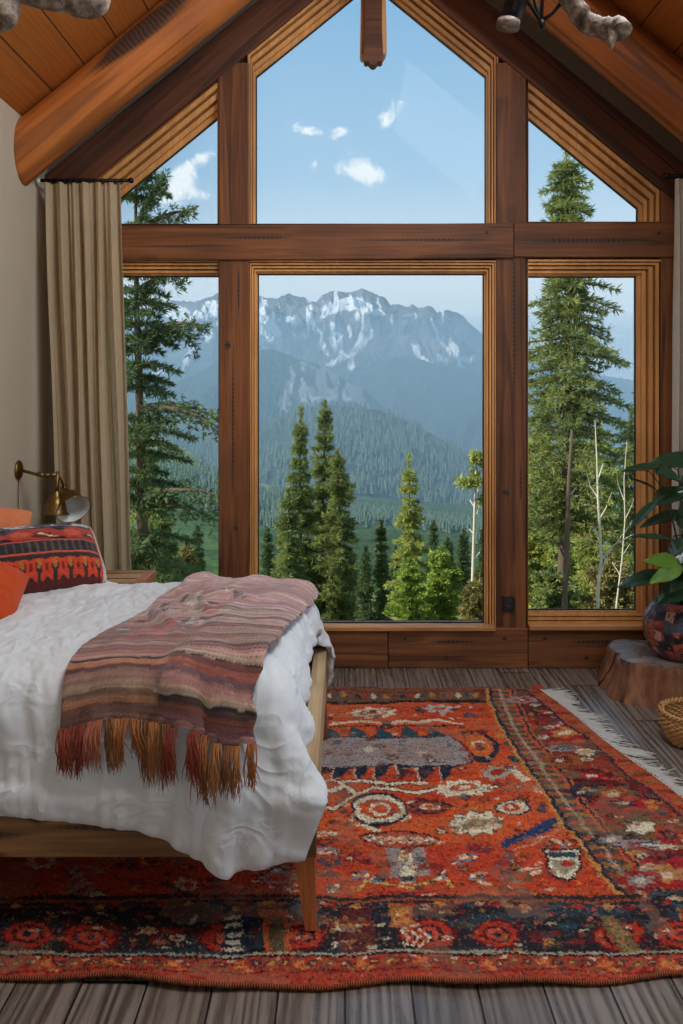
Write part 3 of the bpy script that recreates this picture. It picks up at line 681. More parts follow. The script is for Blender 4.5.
massif('rocky_spur', [(-60, 420), (60, 392), (123, 378), (170, 384), (200, 372), (217, 362), (240, 354), (257, 351), (270.5, 348.5), (286, 353), (301, 360), (316, 363), (327.6, 370), (346.6, 380), (366, 391), (381, 405), (410, 430), (450, 450), (520, 470)], 2900,
       [(-100, 530), (300, 530), (600, 530)], 1900, M['forest_far'], nx=420, ny=130, amp=.16, fr=3.0, seed=23, pw=.95, jag=6, paint=paint_forest((48, 76, 60), rock=[(290, 366), (302, 362), (330, 372), (352, 384), (374, 402), (372, 408), (352, 402), (330, 400), (300, 404), (284, 412), (279, 404), (286, 384)]))
o4, g4 = massif('forest_hill', [(-60, 450), (100, 436), (150, 430), (217, 444), (250, 436), (278, 421), (300, 409), (327.6, 404.6), (350, 406.6), (377, 410), (404, 420), (430, 433), (453, 446.5), (472, 458), (483.6, 463.7), (520, 482), (600, 500), (700, 520)], 1700,
       [(-200, 560), (900, 560)], 950, M['forest_far'], nx=360, ny=120, amp=.10, fr=1.6, seed=31, pw=1.0, paint=paint_forest((66, 88, 80), alt=(180, 192, 110), edge=9))  # bluish ground colour carries some of the distance haze
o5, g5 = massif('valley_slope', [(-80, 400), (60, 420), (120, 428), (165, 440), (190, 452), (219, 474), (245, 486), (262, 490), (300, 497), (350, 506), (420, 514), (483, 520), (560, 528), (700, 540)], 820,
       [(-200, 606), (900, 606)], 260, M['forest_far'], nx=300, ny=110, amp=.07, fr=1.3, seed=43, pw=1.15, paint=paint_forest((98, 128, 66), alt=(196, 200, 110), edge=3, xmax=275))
# the near ground falls away below the house
gt_y = np.array([5.6, 9, 12, 20, 30, 60, 150, 300, 420]); gt_z = np.array([-.9, -1.5, -2.2, -4.4, -7.0, -14.5, -35, -68, -92])
def ground_z(x, y): return np.interp(y, gt_y, gt_z)+(vnoise(np.asarray(x)/7+50, np.asarray(y)/7+9, 3)-.5)*np.clip((np.asarray(y)-6)*.05, 0, 1.6)
Yn = 5.62*np.exp(np.linspace(0, math.log(400/5.62), 150)); u_ = np.linspace(-1, 1, 90)
YY, UU = np.meshgrid(Yn, u_, indexing='ij'); XX = UU*(YY*.62+6); ZZ = ground_z(XX, YY)
V = np.stack([XX, YY, ZZ], -1).reshape(-1, 3); i = np.arange(150*90).reshape(150, 90)
gr = mesh_obj('hillside_ground', V, np.stack([i[:-1, :-1].ravel(), i[:-1, 1:].ravel(), i[1:, 1:].ravel(), i[1:, :-1].ravel()], 1), M['meadow'], smooth=True); gr['kind'] = 'structure'
q = fbm(V[:, 0]/3, V[:, 1]/5, 5, 71)[:, None]; q2 = fbm(V[:, 0]/14, V[:, 1]/22, 3, 77)[:, None]
setcol(gr.data, (np.array(lin((96, 112, 60)))*(1-q)+np.array(lin((176, 164, 108)))*q)*(.6+.7*q2))

# ---------------------------------------------------------------- forests too dense to count: one object each
def leaf_mat(name, c0, c1, trans=.25, rough=.6):
    m, g = new_mat(name); tc = g.n('ShaderNodeTexCoord', out=3)
    nz = g.n('ShaderNodeTexNoise', {'Vector': tc, 'Scale': 1.7, 'Detail': 3.0}, out=0)
    n2 = g.n('ShaderNodeTexWhiteNoise', {'Vector': g.n('ShaderNodeVectorMath', {0: tc, 1: (.08, .08, .08)}, operation='SNAP')}, out=0, noise_dimensions='3D')
    f = g.m('ADD', g.m('MULTIPLY', g.sstep(nz, .3, .7), .6), g.m('MULTIPLY', n2, .4))
    c = g.mix(f, L4(c0), L4(c1))
    s = pbsdf(g, c, rough, 0, None, .25); tr = g.n('ShaderNodeBsdfTranslucent', {'Color': c})
    finish(g, g.n('ShaderNodeMixShader', {0: trans, 1: s, 2: tr})); return m
M['conifer'] = leaf_mat('spruce_needles', (88, 108, 66), (164, 172, 98), .4)
M['conifer_dk'] = leaf_mat('dark_spruce_needles', (66, 90, 66), (124, 142, 88), .4)
M['conifer_lt'] = leaf_mat('young_fir_needles', (124, 140, 66), (196, 200, 112), .4)
M['leafy'] = leaf_mat('light_green_leaves', (104, 134, 50), (180, 196, 96), .35)
M['olive_bush'] = leaf_mat('olive_bush_leaves', (108, 104, 58), (176, 164, 104), .3)
M['bark'] = plain('spruce_bark', (92, 76, 62), .9, var=.3, scale=12)
M['birch'] = plain('pale_dead_bark', (202, 192, 172), .8, var=.2, scale=9)
M['far_tree'] = leaf_mat('far_conifer', (60, 82, 70), (104, 124, 98), 0)  # greyed, bluish needles put distance haze into the colour
def far_forest(name, grid, n, h0, h1, seed, label, cat, tmin=0., tmax=1., xr=None):
    rng = np.random.default_rng(seed); Xg, Yg, Zg = grid; r, c = Xg.shape
    a = 8+rng.uniform(tmin, tmax, n)*(r-10); k = rng.uniform(0, c-2, n)
    if xr: k = rng.uniform(xr[0], xr[1], n)*(c-2)
    i0 = a.astype(int); k0 = k.astype(int); fa = a-i0; fk = k-k0
    def smp(Q): return (Q[i0, k0]*(1-fk)+Q[i0, k0+1]*fk)*(1-fa)+(Q[i0+1, k0]*(1-fk)+Q[i0+1, k0+1]*fk)*fa
    x, y, z = smp(Xg), smp(Yg), smp(Zg); keep = fbm(x/60, y/60, 3, seed) > .36
    x, y, z = x[keep], y[keep], z[keep]; m = len(x); h = rng.uniform(h0, h1, m); w = h*rng.uniform(.16, .24, m)
    ang = np.linspace(0, 2*PI, 6)[:-1]; vs = []; fs = []
    lay = [(0.05, 1.0, .52), (.32, .72, .8), (.58, .46, 1.02)]
    V = np.zeros((m, len(lay)*6, 3)); 
    for li, (b0, wr, tp) in enumerate(lay):
        for j, t in enumerate(ang):
            jit = rng.uniform(.7, 1.25, m)
            V[:, li*6+j] = np.stack([x+np.cos(t+li)*w*wr*jit, y+np.sin(t+li)*w*wr*jit, z+h*b0], 1)
        V[:, li*6+5] = np.stack([x, y, z+h*tp], 1)
    base = (np.arange(m)*len(lay)*6)[:, None]
    for li in range(len(lay)):
        for j in range(5): fs.append(base+np.array([[li*6+j, li*6+(j+1) % 5, li*6+5]]))
    return tag(mesh_obj(name, V.reshape(-1, 3), np.concatenate(fs), M['far_tree']), label, cat, kind='stuff')
far_forest('distant_forest', g4, 9000, 9, 17, 5, 'hazy conifer forest covering the round hill below the mountains', 'forest', 0, .75)
far_forest('valley_forest', g5, 7000, 4.5, 9, 6, 'dense green conifer forest on the valley floor', 'forest', .06, .62, (.36, 1))
far_forest('meadow_edge_trees', g5, 500, 4, 8, 8, 'scattered conifers on the sunny slope seen through the left window', 'forest', .25, .6, (0, .36))

# haze in the air of the valley
m, g = new_mat('valley_haze')
HC = (.53, .79, 1.0, 1); HD = 1.9e-4
finish(g, None, g.n('ShaderNodeAddShader', {0: g.n('ShaderNodeVolumeScatter', {'Color': HC, 'Density': HD, 'Anisotropy': .1}), 1: g.n('ShaderNodeVolumeAbsorption', {'Color': HC, 'Density': HD})}))
hz = MB().box(-5200, 6200, 160, 6500, -600, 480).build('valley_haze', m); hz['kind'] = 'stuff'
m2, g = new_mat('low_valley_haze')
finish(g, None, g.n('ShaderNodeAddShader', {0: g.n('ShaderNodeVolumeScatter', {'Color': HC, 'Density': 2.4e-4, 'Anisotropy': .1}), 1: g.n('ShaderNodeVolumeAbsorption', {'Color': HC, 'Density': 2.4e-4})}))
wb = MB().add([(x, y, z) for x in (-3200, 4200) for (y, z) in ((300, -590), (3400, -590), (3400, 330), (300, -20))], [(0, 1, 2, 3), (7, 6, 5, 4), (0, 4, 5, 1), (1, 5, 6, 2), (2, 6, 7, 3), (3, 7, 4, 0)])
bm = bmesh.new(); wv_ = [bm.verts.new(q) for q in wb.v]; [bm.faces.new([wv_[i] for i in f_]) for f_ in wb.f]; bmesh.ops.recalc_face_normals(bm, faces=bm.faces); h2 = MB().bm(bm).build('low_haze', m2); tag(h2, 'pale blue mist lying low in the valley over the forest', 'haze', kind='stuff')
tag(hz, 'thin blue haze hanging over the valley before the mountains', 'haze', kind='stuff')
# ================================================================ trees near the house, each one a thing
def clumps(mb_v, mb_f, pts, dirs, per, ln, wd, rng, spread=.8, droop=.25):
    """needle sprays: `per` thin folded diamonds at every point, fanned about dirs"""
    pts = np.repeat(pts, per, 0); d = np.repeat(dirs, per, 0); n = len(pts)
    d = d+rng.normal(0, spread, (n, 3)); d[:, 2] -= droop; d /= np.linalg.norm(d, axis=1)[:, None]+1e-9
    s = np.cross(d, rng.normal(0, 1, (n, 3))); s /= np.linalg.norm(s, axis=1)[:, None]+1e-9
    l = (ln*rng.uniform(.55, 1.25, n))[:, None]; w = (wd*rng.uniform(.6, 1.3, n))[:, None]
    V = np.stack([pts, pts+d*l*.5+s*w, pts+d*l, pts+d*l*.5-s*w], 1).reshape(-1, 3)
    k = sum(len(a) for a in mb_v); mb_v.append(V); mb_f.append(np.arange(n*4).reshape(n, 4)+k)
def conifer(name, label, base, H, R, seed, whorls=26, per=11, ln=0.124, wd=0.0140, mat='conifer', bare=.12, thin=1.0, group=None, limbs=None, top=.04, pts_per=None, trunk_r=None, lean=0.0, shape=.85, up=.1, cat='tree', gap=0):
    rng = np.random.default_rng(seed); bx, by, bz = base
    root = empty(name, base, label, cat, group)
    V = []; Fc = []; tb = MB(); tr = trunk_r or H*.014
    lx = lean*H
    def tp(t): return np.array([bx+lx*t+.02*H*math.sin(t*5+seed)*.3, by, bz+H*t])
    tb.tube([tp(t) for t in np.linspace(0, 1, 12)], [tr*(1-t*.93) for t in np.linspace(0, 1, 12)], 8)
    for w in range(whorls):
        t = bare+(1-bare-top*.3)*(w+rng.uniform(-.3, .3))/whorls; t = min(max(t, .02), .985)
        if gap and rng.uniform() < gap: continue
        Lm = R*((1-t)/(1-bare))**shape*rng.uniform(.7, 1.15)+R*top
        nb = max(3, int(round(rng.uniform(4, 6)*thin)))
        a0 = rng.uniform(0, 6.28)
        for k in range(nb):
            a = a0+2*PI*k/nb+rng.uniform(-.35, .35); L = Lm*rng.uniform(.45, 1.25); m = max(3, int((pts_per or 9)*L/R)+2)
            s = np.linspace(.12, 1, m); dr = up*s-.42*s**2+.12*s**3
            P0 = tp(t); hv = np.array([math.cos(a), math.sin(a), 0])
            pts = P0+hv*(L*s)[:, None]+np.array([0, 0, 1])*(L*dr)[:, None]
            side = np.array([-hv[1], hv[0], 0])
            dirs = np.tile(hv, (m, 1))
            wv = (L*.30*(1-s*.75))[:, None]
            off = rng.normal(0, 1, (m, 1))*wv
            clumps(V, Fc, np.concatenate([pts, pts+side*wv*.9+hv*0, pts-side*wv*.9]), np.concatenate([dirs, dirs+side, dirs-side]), per, ln, wd, rng)
            tb.tube([P0, pts[m//2], pts[-1]], [tr*.28*(1-t*.6), tr*.16, tr*.05], 4, False)
    clumps(V, Fc, np.array([tp(t) for t in np.linspace(.9, 1, 8)]), np.tile([0, 0, .7], (8, 1)), per*3, ln*.8, wd, rng, .5, 0)
    for (px, py, ex, ey, Yt, wdt) in (limbs or []):
        A = np.array(P(px, py, Yt)); B = np.array(P(ex, ey, Yt-.5)); m = 26; s = np.linspace(0, 1, m)
        L = np.linalg.norm(B-A); hv = (B-A)/L; side = np.array([0, 1., 0])
        pts = A+(B-A)*s[:, None]+np.array([0, 0, 1])*(L*.10*np.sin(s*3.1))[:, None]
        tb.tube([pts[0], pts[9], pts[18], pts[-1]], [.045, .035, .02, .008], 6, False)
        q = []; dq = []
        for r_ in range(5):
            o = (wdt*(1-.55*s)*np.clip(s*5+.2, 0, 1))[:, None]*rng.uniform(-1, 1, (m, 1))
            q.append(pts+side*o+np.array([0, 0, 1.])*rng.normal(-.04, .075, (m, 1))+hv*rng.normal(0, .05, (m, 1))); dq.append(np.tile(hv*.9, (m, 1))+side*np.sign(o)*.6)
        clumps(V, Fc, np.concatenate(q), np.concatenate(dq), 9, ln*.85, wd, rng, .6, .12)
    mesh_obj('trunk', tb.v, tb.f, M['bark'], root, True)
    mesh_obj('foliage', np.concatenate(V), np.concatenate(Fc), M[mat], root)
    return root
def tree_at(name, label, xb, ytop, yb, Y, Rpx, seed, **kw):
    base = P(xb, yb, Y); top = P(xb, ytop, Y)
    gz = float(ground_z(base.x, Y)); base.z = min(base.z, gz)-.1
    return conifer(name, label, tuple(base), top.z-base.z, Rpx/F*Y, seed, **kw)
tree_at('spruce_tree', 'large spruce at the left window with long limbs reaching to the right', 139, 128, 640, 11.5, 44, 101, whorls=34, per=13, ln=0.105, wd=0.0085, mat='conifer_dk', thin=.9, pts_per=8, bare=.2, shape=.35, gap=.12,
        limbs=[(139, 338, 206, 326, 11.5, .30), (139, 336, 196, 340, 11.9, .25), (139, 408, 221, 420, 11.5, .42), (139, 410, 219, 428, 11.2, .4), (139, 500, 222, 497, 11.3, .45), (139, 508, 216, 520, 11.6, .5), (139, 232, 192, 212, 11.5, .2), (139, 222, 165, 178, 11.5, .18), (139, 290, 186, 276, 11.6, .18)])
tree_at('fir_tree', 'tall fir with its top beside a near twin, left half of middle window', 301, 409, 640, 28, 27, 102, whorls=30, per=10, ln=0.211, wd=0.0175, pts_per=8, shape=1.05, gap=.1)
tree_at('fir_tree', 'dense fir standing just right of its twin in the middle window', 324, 404, 640, 29, 33, 103, whorls=30, per=10, ln=0.223, wd=0.0200, pts_per=8, shape=1.0, gap=.1)
tree_at('fir_tree', 'shorter broad fir leaning out right of the twin firs', 344, 452, 645, 27.5, 24, 104, whorls=24, per=10, ln=0.198, wd=0.0175, pts_per=7, shape=.5, lean=-.04)
tree_at('fir_tree', 'young fir with brown lower boughs left of the twin firs', 288, 490, 645, 26, 24, 105, whorls=18, per=10, ln=0.186, wd=0.0175, mat='conifer', pts_per=7, shape=.6)
tree_at('larch_tree', 'thin light green tree with sparse top right of the middle', 408, 456, 640, 25, 21, 106, whorls=25, per=8, ln=0.161, wd=0.0160, mat='conifer_lt', pts_per=8, shape=.7, gap=.25, lean=.01)
tree_at('young_fir', 'small pointed fir in the gap of the middle window', 382, 522, 640, 30, 13, 107, whorls=20, per=8, ln=0.174, wd=0.0175, mat='conifer', pts_per=6)
tree_at('young_fir', 'narrow young fir between the twin firs and the gap', 366, 548, 645, 24, 11, 108, whorls=18, per=8, ln=0.149, wd=0.0150, mat='conifer_dk', pts_per=6)
tree_at('green_bush_tree', 'bright green bushy tree at the foot of the pale thin trunk', 441, 548, 645, 22, 29, 109, whorls=20, per=11, ln=0.136, wd=0.0225, mat='leafy', pts_per=9, shape=.4, up=.35)
tree_at('green_bush_tree', 'light green bush below the sparse thin tree', 409, 560, 645, 21, 22, 110, whorls=16, per=11, ln=0.124, wd=0.0200, mat='leafy', pts_per=8, shape=.45, up=.3)
tree_at('green_bush_tree', 'low olive bush in the lower right corner of the middle window', 478, 575, 650, 20, 22, 111, whorls=14, per=11, ln=0.124, wd=0.0225, mat='olive_bush', pts_per=8, shape=.4, up=.35)
for k, (x, yt, Y, r, lb) in enumerate([(434, 523, 62, 11, 'dark fir, taller one just left of the bright bushy tree top'), (448, 540, 58, 10, 'dark fir rising directly behind the bright bushy tree'), (463, 532, 60, 10, 'dark fir between the bushy tree and the pale trunk'), (484, 528, 56, 11, 'dark fir at the right edge of the middle window'), (350, 560, 55, 10, 'dark fir low behind the twin firs'), (268, 530, 60, 12, 'dark fir at the left edge of the middle window'), (396, 548, 66, 9, 'dark fir between the small pointed fir and thin tree')]):
    tree_at('dark_fir', lb, x, yt, 618, Y, r, 120+k, whorls=18, per=8, ln=0.341, wd=0.0400, mat='conifer_dk', pts_per=5, group='dark firs behind the clearing')
# trees seen through the right window
tree_at('pine_tree', 'tallest pine filling the right window, its tip in the gable pane', 566, 150, 640, 18, 64, 130, whorls=52, per=11, ln=0.167, wd=0.0130, pts_per=9, shape=.55, bare=.25, gap=.08, top=.06)
tree_at('pine_tree', 'tree with boughs entering at the right edge of the right window', 655, 352, 640, 17, 40, 131, whorls=30, per=11, ln=0.161, wd=0.0130, mat='conifer', pts_per=8, shape=.5, bare=.12)
tree_at('fir_tree', 'broad fir low at the left side of the right window', 541, 424, 645, 24, 33, 132, whorls=26, per=11, ln=0.186, wd=0.0210, mat='conifer_lt', pts_per=8, shape=.5)
tree_at('fir_tree', 'leafy yellow green fir behind the white bare trunk', 600, 424, 645, 26, 38, 133, whorls=26, per=11, ln=0.186, wd=0.0225, mat='conifer_lt', pts_per=8, shape=.45)
tree_at('fir_tree', 'dark fir behind the tallest pine in the right window', 574, 410, 645, 31, 36, 134, whorls=28, per=10, ln=0.223, wd=0.0225, mat='conifer', pts_per=8, shape=.5)
tree_at('fir_tree', 'deep green fir behind the boughs at the far right', 630, 412, 645, 29, 36, 135, whorls=26, per=10, ln=0.211, wd=0.0225, mat='conifer_dk', pts_per=8, shape=.5)
tree_at('green_bush_tree', 'pale olive bush at the bottom of the right window', 612, 560, 650, 15, 40, 136, whorls=14, per=13, ln=0.099, wd=0.0175, mat='olive_bush', pts_per=9, shape=.4, up=.35)
tree_at('green_bush_tree', 'grey green bush at the lower left of the right window', 552, 568, 650, 15, 36, 137, whorls=14, per=13, ln=0.099, wd=0.0175, mat='conifer', pts_per=9, shape=.4, up=.35)
# through the left window
tree_at('green_bush_tree', 'dense bush beneath the lowest spruce limb in the left window', 160, 512, 640, 13.5, 30, 140, whorls=18, per=13, ln=0.093, wd=0.0150, mat='conifer', pts_per=8, shape=.5, up=.3)
tree_at('green_bush_tree', 'brownish bush between curtain and post in the left window', 186, 540, 640, 14, 22, 141, whorls=14, per=11, ln=0.087, wd=0.0140, mat='olive_bush', pts_per=8, shape=.5, up=.3)
tree_at('young_fir', 'slim fir close beside the left window post', 197, 528, 640, 20, 12, 142, whorls=18, per=10, ln=0.124, wd=0.0140, mat='conifer_dk', pts_per=6)
tree_at('fir_tree', 'yellowish fir behind the large spruce trunk', 148, 448, 640, 19, 26, 143, whorls=24, per=10, ln=0.136, wd=0.0175, mat='conifer_lt', pts_per=8, shape=.6)
# bare pale trunks
def snag(name, label, pts, rs, Y, branches, tufts=None, seed=0):
    base = P(pts[0][0], pts[0][1], Y); base.z = min(base.z, float(ground_z(base.x, Y)))-.05
    root = empty(name, base, label, 'tree'); b = MB()
    W_ = [base]+[P(x, y, Y) for x, y in pts]; b.tube(W_, [rs[0]]+list(rs), 8)
    b.build('trunk', M['birch'], root, True)
    for br in branches:
        b = MB(); b.tube([P(x, y, Y+(.15*i if i % 2 else -.1*i)) for i, (x, y) in enumerate(br)], [rs[0]*.42, rs[0]*.3, rs[0]*.16, rs[0]*.08][:len(br)], 5, False); b.build('branch', M['birch'], root, True)
    if tufts:
        rng = np.random.default_rng(seed); V = []; Fc = []
        for (x, y, rx, ry, n) in tufts:
            pt = np.array([P(x+rng.uniform(-rx, rx), y+rng.uniform(-ry, ry), Y+rng.uniform(-rx, rx)/F*Y) for _ in range(n)])
            clumps(V, Fc, pt, np.tile([0, 0, .4], (n, 1)), 5, .16, .03, rng, .8, 0)
        mesh_obj('foliage', np.concatenate(V), np.concatenate(Fc), M['conifer_lt'], root)
snag('pale_thin_tree', 'pale thin trunk with small yellow green crown, right in middle window', [(471, 640), (473, 570), (475, 500), (476, 462)], [.045, .04, .03, .012], 20,
     [[(475, 520), (480, 505), (484, 500)], [(475, 508), (470, 500)], [(474, 560), (480, 552)], [(473, 590), (481, 584)], [(475, 535), (469, 529)], [(475.5, 485), (466, 480)], [(475.5, 485), (484, 480)]],
     [(470, 483, 11, 3, 70), (478, 458, 6, 4, 40), (474, 470, 3, 8, 14), (482, 500, 3, 3, 14), (481, 463, 4, 2, 12)], 5)
snag('bare_white_tree', 'bare white trunk in the right window, straight with a slight bend', [(597, 650), (598, 590), (601, 560), (600, 530), (598, 500), (597, 462), (595, 420)], [.03, .027, .024, .021, .018, .012, .004], 13.5,
     [[(601, 572), (609, 552), (620, 538), (634, 520)], [(600, 548), (610, 538), (617, 530)], [(599, 520), (606, 508), (612, 492)], [(600, 540), (592, 526)], [(598, 498), (590, 486), (586, 470)], [(598, 480), (603, 464)], [(601, 560), (612, 546), (634, 534)]], seed=6)
snag('bare_white_tree', 'thin bare forked sapling right of the straight white trunk', [(612, 650), (617, 600), (622, 560), (625, 520), (624, 480), (627, 440)], [.018, .016, .013, .011, .008, .003], 14.5,
     [[(625, 520), (632, 505), (636, 490)], [(622, 556), (630, 544)], [(624, 500), (618, 484), (616, 468)], [(620, 575), (612, 562)]], seed=7)
snag('dark_pole_tree', 'slender dark trunk left of the white trunk, right window', [(563, 650), (565, 590), (567, 540), (569, 480), (572, 430)], [.05, .045, .04, .03, .02], 13,
     [[(566, 560), (560, 548)], [(568, 500), (576, 488)], [(567, 530), (573, 522)]], seed=8)
for o in bpy.data.objects:
    if o.parent and o.parent.name.startswith('dark_pole_tree') and o.type == 'MESH': o.data.materials[0] = M['bark']
# ================================================================ cloth settled over a body
def settle(Pt, rest_scale, steps, iters, collide, damp=.97, grav=.0016, bend=.25, shear=.6, pin=None):
    Pt = Pt.copy(); prev = Pt.copy(); n, m, _ = Pt.shape
    cons = []
    def add(a, b, k): cons.append((a, b, np.linalg.norm(Pt[a]-Pt[b], axis=-1)*rest_scale, k))
    S = slice
    for k in (0, 1):
        e = m-1-k; c = e//2+e % 2
        if c > 0: add((S(None), S(k, m-1, 2)), (S(None), S(k+1, m, 2)), 1.0)
        add((S(k, n-1, 2), S(None)), (S(k+1, n, 2), S(None)), 1.0)
    for k in (0, 1):
        add((S(k, n-1, 2), S(0, m-1)), (S(k+1, n, 2), S(1, m)), shear)
        add((S(k, n-1, 2), S(1, m)), (S(k+1, n, 2), S(0, m-1)), shear)
    for k in range(4):
        if len(range(k+2, m, 4)):
            q = len(range(k+2, m, 4)); add((S(None), S(k, k+4*q-3, 4)), (S(None), S(k+2, m, 4)), bend)
        if len(range(k+2, n, 4)):
            q = len(range(k+2, n, 4)); add((S(k, k+4*q-3, 4), S(None)), (S(k+2, n, 4), S(None)), bend)
    for it in range(steps):
        vel = (Pt-prev)*damp; prev = Pt.copy(); Pt = Pt+vel; Pt[..., 2] -= grav
        for _ in range(iters):
            for a, b, L, k in cons:
                d = Pt[b]-Pt[a]; l = np.linalg.norm(d, axis=-1)+1e-9; c = (d*((l-L)/l*.5*k)[..., None]); Pt[a] += c; Pt[b] -= c
            if pin is not None: Pt[pin[0]] = pin[1]
        Pt, hit = collide(Pt)
        prev = np.where(hit[..., None], prev+(Pt-prev)*.75, prev)
        mv = Pt-prev; l = np.linalg.norm(mv, axis=-1, keepdims=True); prev = Pt-mv*np.minimum(1, .03/(l+1e-9))
    return Pt
def box_push(Q, c, h, r, eps):
    """push the points of Q out of a rounded box"""
    q = Q-np.array(c); a = np.abs(q)-(np.array(h)-r)
    am = np.maximum(a, 0); ln = np.linalg.norm(am, axis=-1); inside = np.minimum(a.max(-1), 0)
    d = ln+inside-r-eps; hit = d < 0
    sgn = np.where(q >= 0, 1.0, -1.0)
    nrm = np.where(ln[..., None] > 1e-9, am/(ln[..., None]+1e-9), (a == a.max(-1, keepdims=True)).astype(float))*sgn
    return np.where(hit[..., None], Q-nrm*d[..., None], Q), hit
def refine(G_, k):
    """bicubic-ish upsampling of a grid of points"""
    def up(A, k):
        n = A.shape[0]; t = np.linspace(0, n-1, (n-1)*k+1); i = np.clip(t.astype(int), 0, n-2); f = (t-i).reshape(-1, *[1]*(A.ndim-1))
        p0 = A[np.clip(i-1, 0, n-1)]; p1 = A[i]; p2 = A[i+1]; p3 = A[np.clip(i+2, 0, n-1)]
        return .5*((2*p1)+(-p0+p2)*f+(2*p0-5*p1+4*p2-p3)*f*f+(-p0+3*p1-3*p2+p3)*f**3)
    return np.swapaxes(up(np.swapaxes(up(G_, k), 0, 1), k), 0, 1)
def grid_faces(n, m):
    i = np.arange(n*m).reshape(n, m); return np.stack([i[:-1, :-1].ravel(), i[1:, :-1].ravel(), i[1:, 1:].ravel(), i[:-1, 1:].ravel()], 1)
def normals_of(G_):
    a = np.gradient(G_, axis=0); b_ = np.gradient(G_, axis=1); n_ = np.cross(a, b_); n_ /= np.linalg.norm(n_, axis=-1, keepdims=True)+1e-9; return n_
def slab(name, G_, th, mat, parent=None, flip=False):
    """a cloth of real thickness with rounded rim from a grid of points"""
    n, m, _ = G_.shape; N = normals_of(G_)*(-1 if flip else 1)
    i_, j_ = np.meshgrid(np.arange(n), np.arange(m), indexing='ij'); e = np.minimum(np.minimum(i_, n-1-i_), np.minimum(j_, m-1-j_))
    t = th*.5*np.sqrt(np.clip(1-(1-np.clip(e/4., 0, 1))**2, .02, 1))
    A = G_+N*t[..., None]; B = G_-N*t[..., None]; V = np.concatenate([A.reshape(-1, 3), B.reshape(-1, 3)])
    f = grid_faces(n, m); k = n*m; idx = np.arange(k).reshape(n, m)
    rim = np.concatenate([idx[0, :], idx[1:, -1], idx[-1, :-1][::-1], idx[1:-1, 0][::-1]]); r2 = np.roll(rim, -1)
    fr = np.stack([rim, r2, r2+k, rim+k], 1)
    F_ = np.concatenate([f, f[:, ::-1]+k, fr[:, ::-1]])
    return mesh_obj(name, V, F_, mat, parent, True)

# ================================================================ the bed
BX1 = -.09; BY0, BY1 = 2.66, 4.22; RZ0, RZ1 = .25, .455
bed = empty('bed', (-.95, 3.44, 0), 'low reclaimed-wood bed frame standing on the patterned red rug', 'bed')
def rail(name, p0, p1, w, d, mat, up, seed): return beam(name, p0, p1, w, d, M[mat], bed, up, .008, seed, .004)
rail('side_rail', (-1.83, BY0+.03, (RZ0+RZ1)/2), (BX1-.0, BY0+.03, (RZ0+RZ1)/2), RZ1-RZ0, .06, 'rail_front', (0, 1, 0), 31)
rail('side_rail', (-1.83, BY1-.03, (RZ0+RZ1)/2), (BX1-.0, BY1-.03, (RZ0+RZ1)/2), RZ1-RZ0, .06, 'bedwood', (0, 1, 0), 32)
o = MB().box(BX1-.062, BX1, BY0+.062, BY1-.062, RZ0+.02, RZ1, .006).build('foot_rail', M['bedwood_y'], bed)
MB().box(-1.84, -1.79, BY0, BY1, .2, 1.02, .01).build('headboard', M['bedwood_y'], bed)
MB().box(-1.79, BX1-.064, BY0+.064, BY1-.064, .30, .34).build('slat_base', M['bedwood_y'], bed)
def leg(x, y, dx_, dy_):
    b = MB(); z1 = RZ0+.03; zf = .021 if x > -1 else .001
    top = [(-.035, -.035), (.035, -.035), (.035, .035), (-.035, .035)]; vs = []
    for t in np.linspace(0, 1, 6):
        s = 1-.52*t
        for (a, c) in top: vs.append((x+a*s+dx_*t, y+c*s+dy_*t, z1+(zf-z1)*t))
    b.add(vs, [(i*4+j, i*4+(j+1) % 4, (i+1)*4+(j+1) % 4, (i+1)*4+j) for i in range(5) for j in range(4)]+[(0, 3, 2, 1), (20, 21, 22, 23)])
    return b.build('leg', M['legwood'], bed)
leg(-.13, BY0+.05, .022, -.03); leg(-.13, BY1-.1, .03, .05); leg(-1.7, BY0+.05, -.02, -.03); leg(-1.7, BY1-.1, -.02, .05)
# inner brace of the near leg
b = MB(); b.add([(-.17, BY0+.1, RZ0+.02), (-.125, BY0+.1, RZ0+.02), (-.105, BY0+.04, .10), (-.12, BY0+.04, .07), (-.17, BY0+.07, RZ0+.02), (-.125, BY0+.07, RZ0+.02), (-.105, BY0+.02, .10), (-.12, BY0+.02, .07)],
               [(0, 1, 2, 3), (7, 6, 5, 4), (0, 4, 5, 1), (1, 5, 6, 2), (2, 6, 7, 3), (3, 7, 4, 0)]); b.build('leg_brace', M['legwood'], bed)
MX0, MX1, MY0, MY1, MZ1 = -1.78, -.20, BY0+.085, BY1-.085, .725
bm = bmesh.new(); bmesh.ops.create_cube(bm, size=1)
for w in bm.verts: w.co = ((MX0+MX1)/2+w.co.x*(MX1-MX0), (MY0+MY1)/2+w.co.y*(MY1-MY0), (.345+MZ1)/2+w.co.z*(MZ1-.345))
bmesh.ops.bevel(bm, geom=bm.edges[:], offset=.06, segments=4, profile=.5, affect='EDGES')
mt = rebase(MB().bm(bm).build('mattress', M['mattress'], None, True)); tag(mt, 'thick white mattress lying in the wooden bed frame under the duvet', 'mattress')

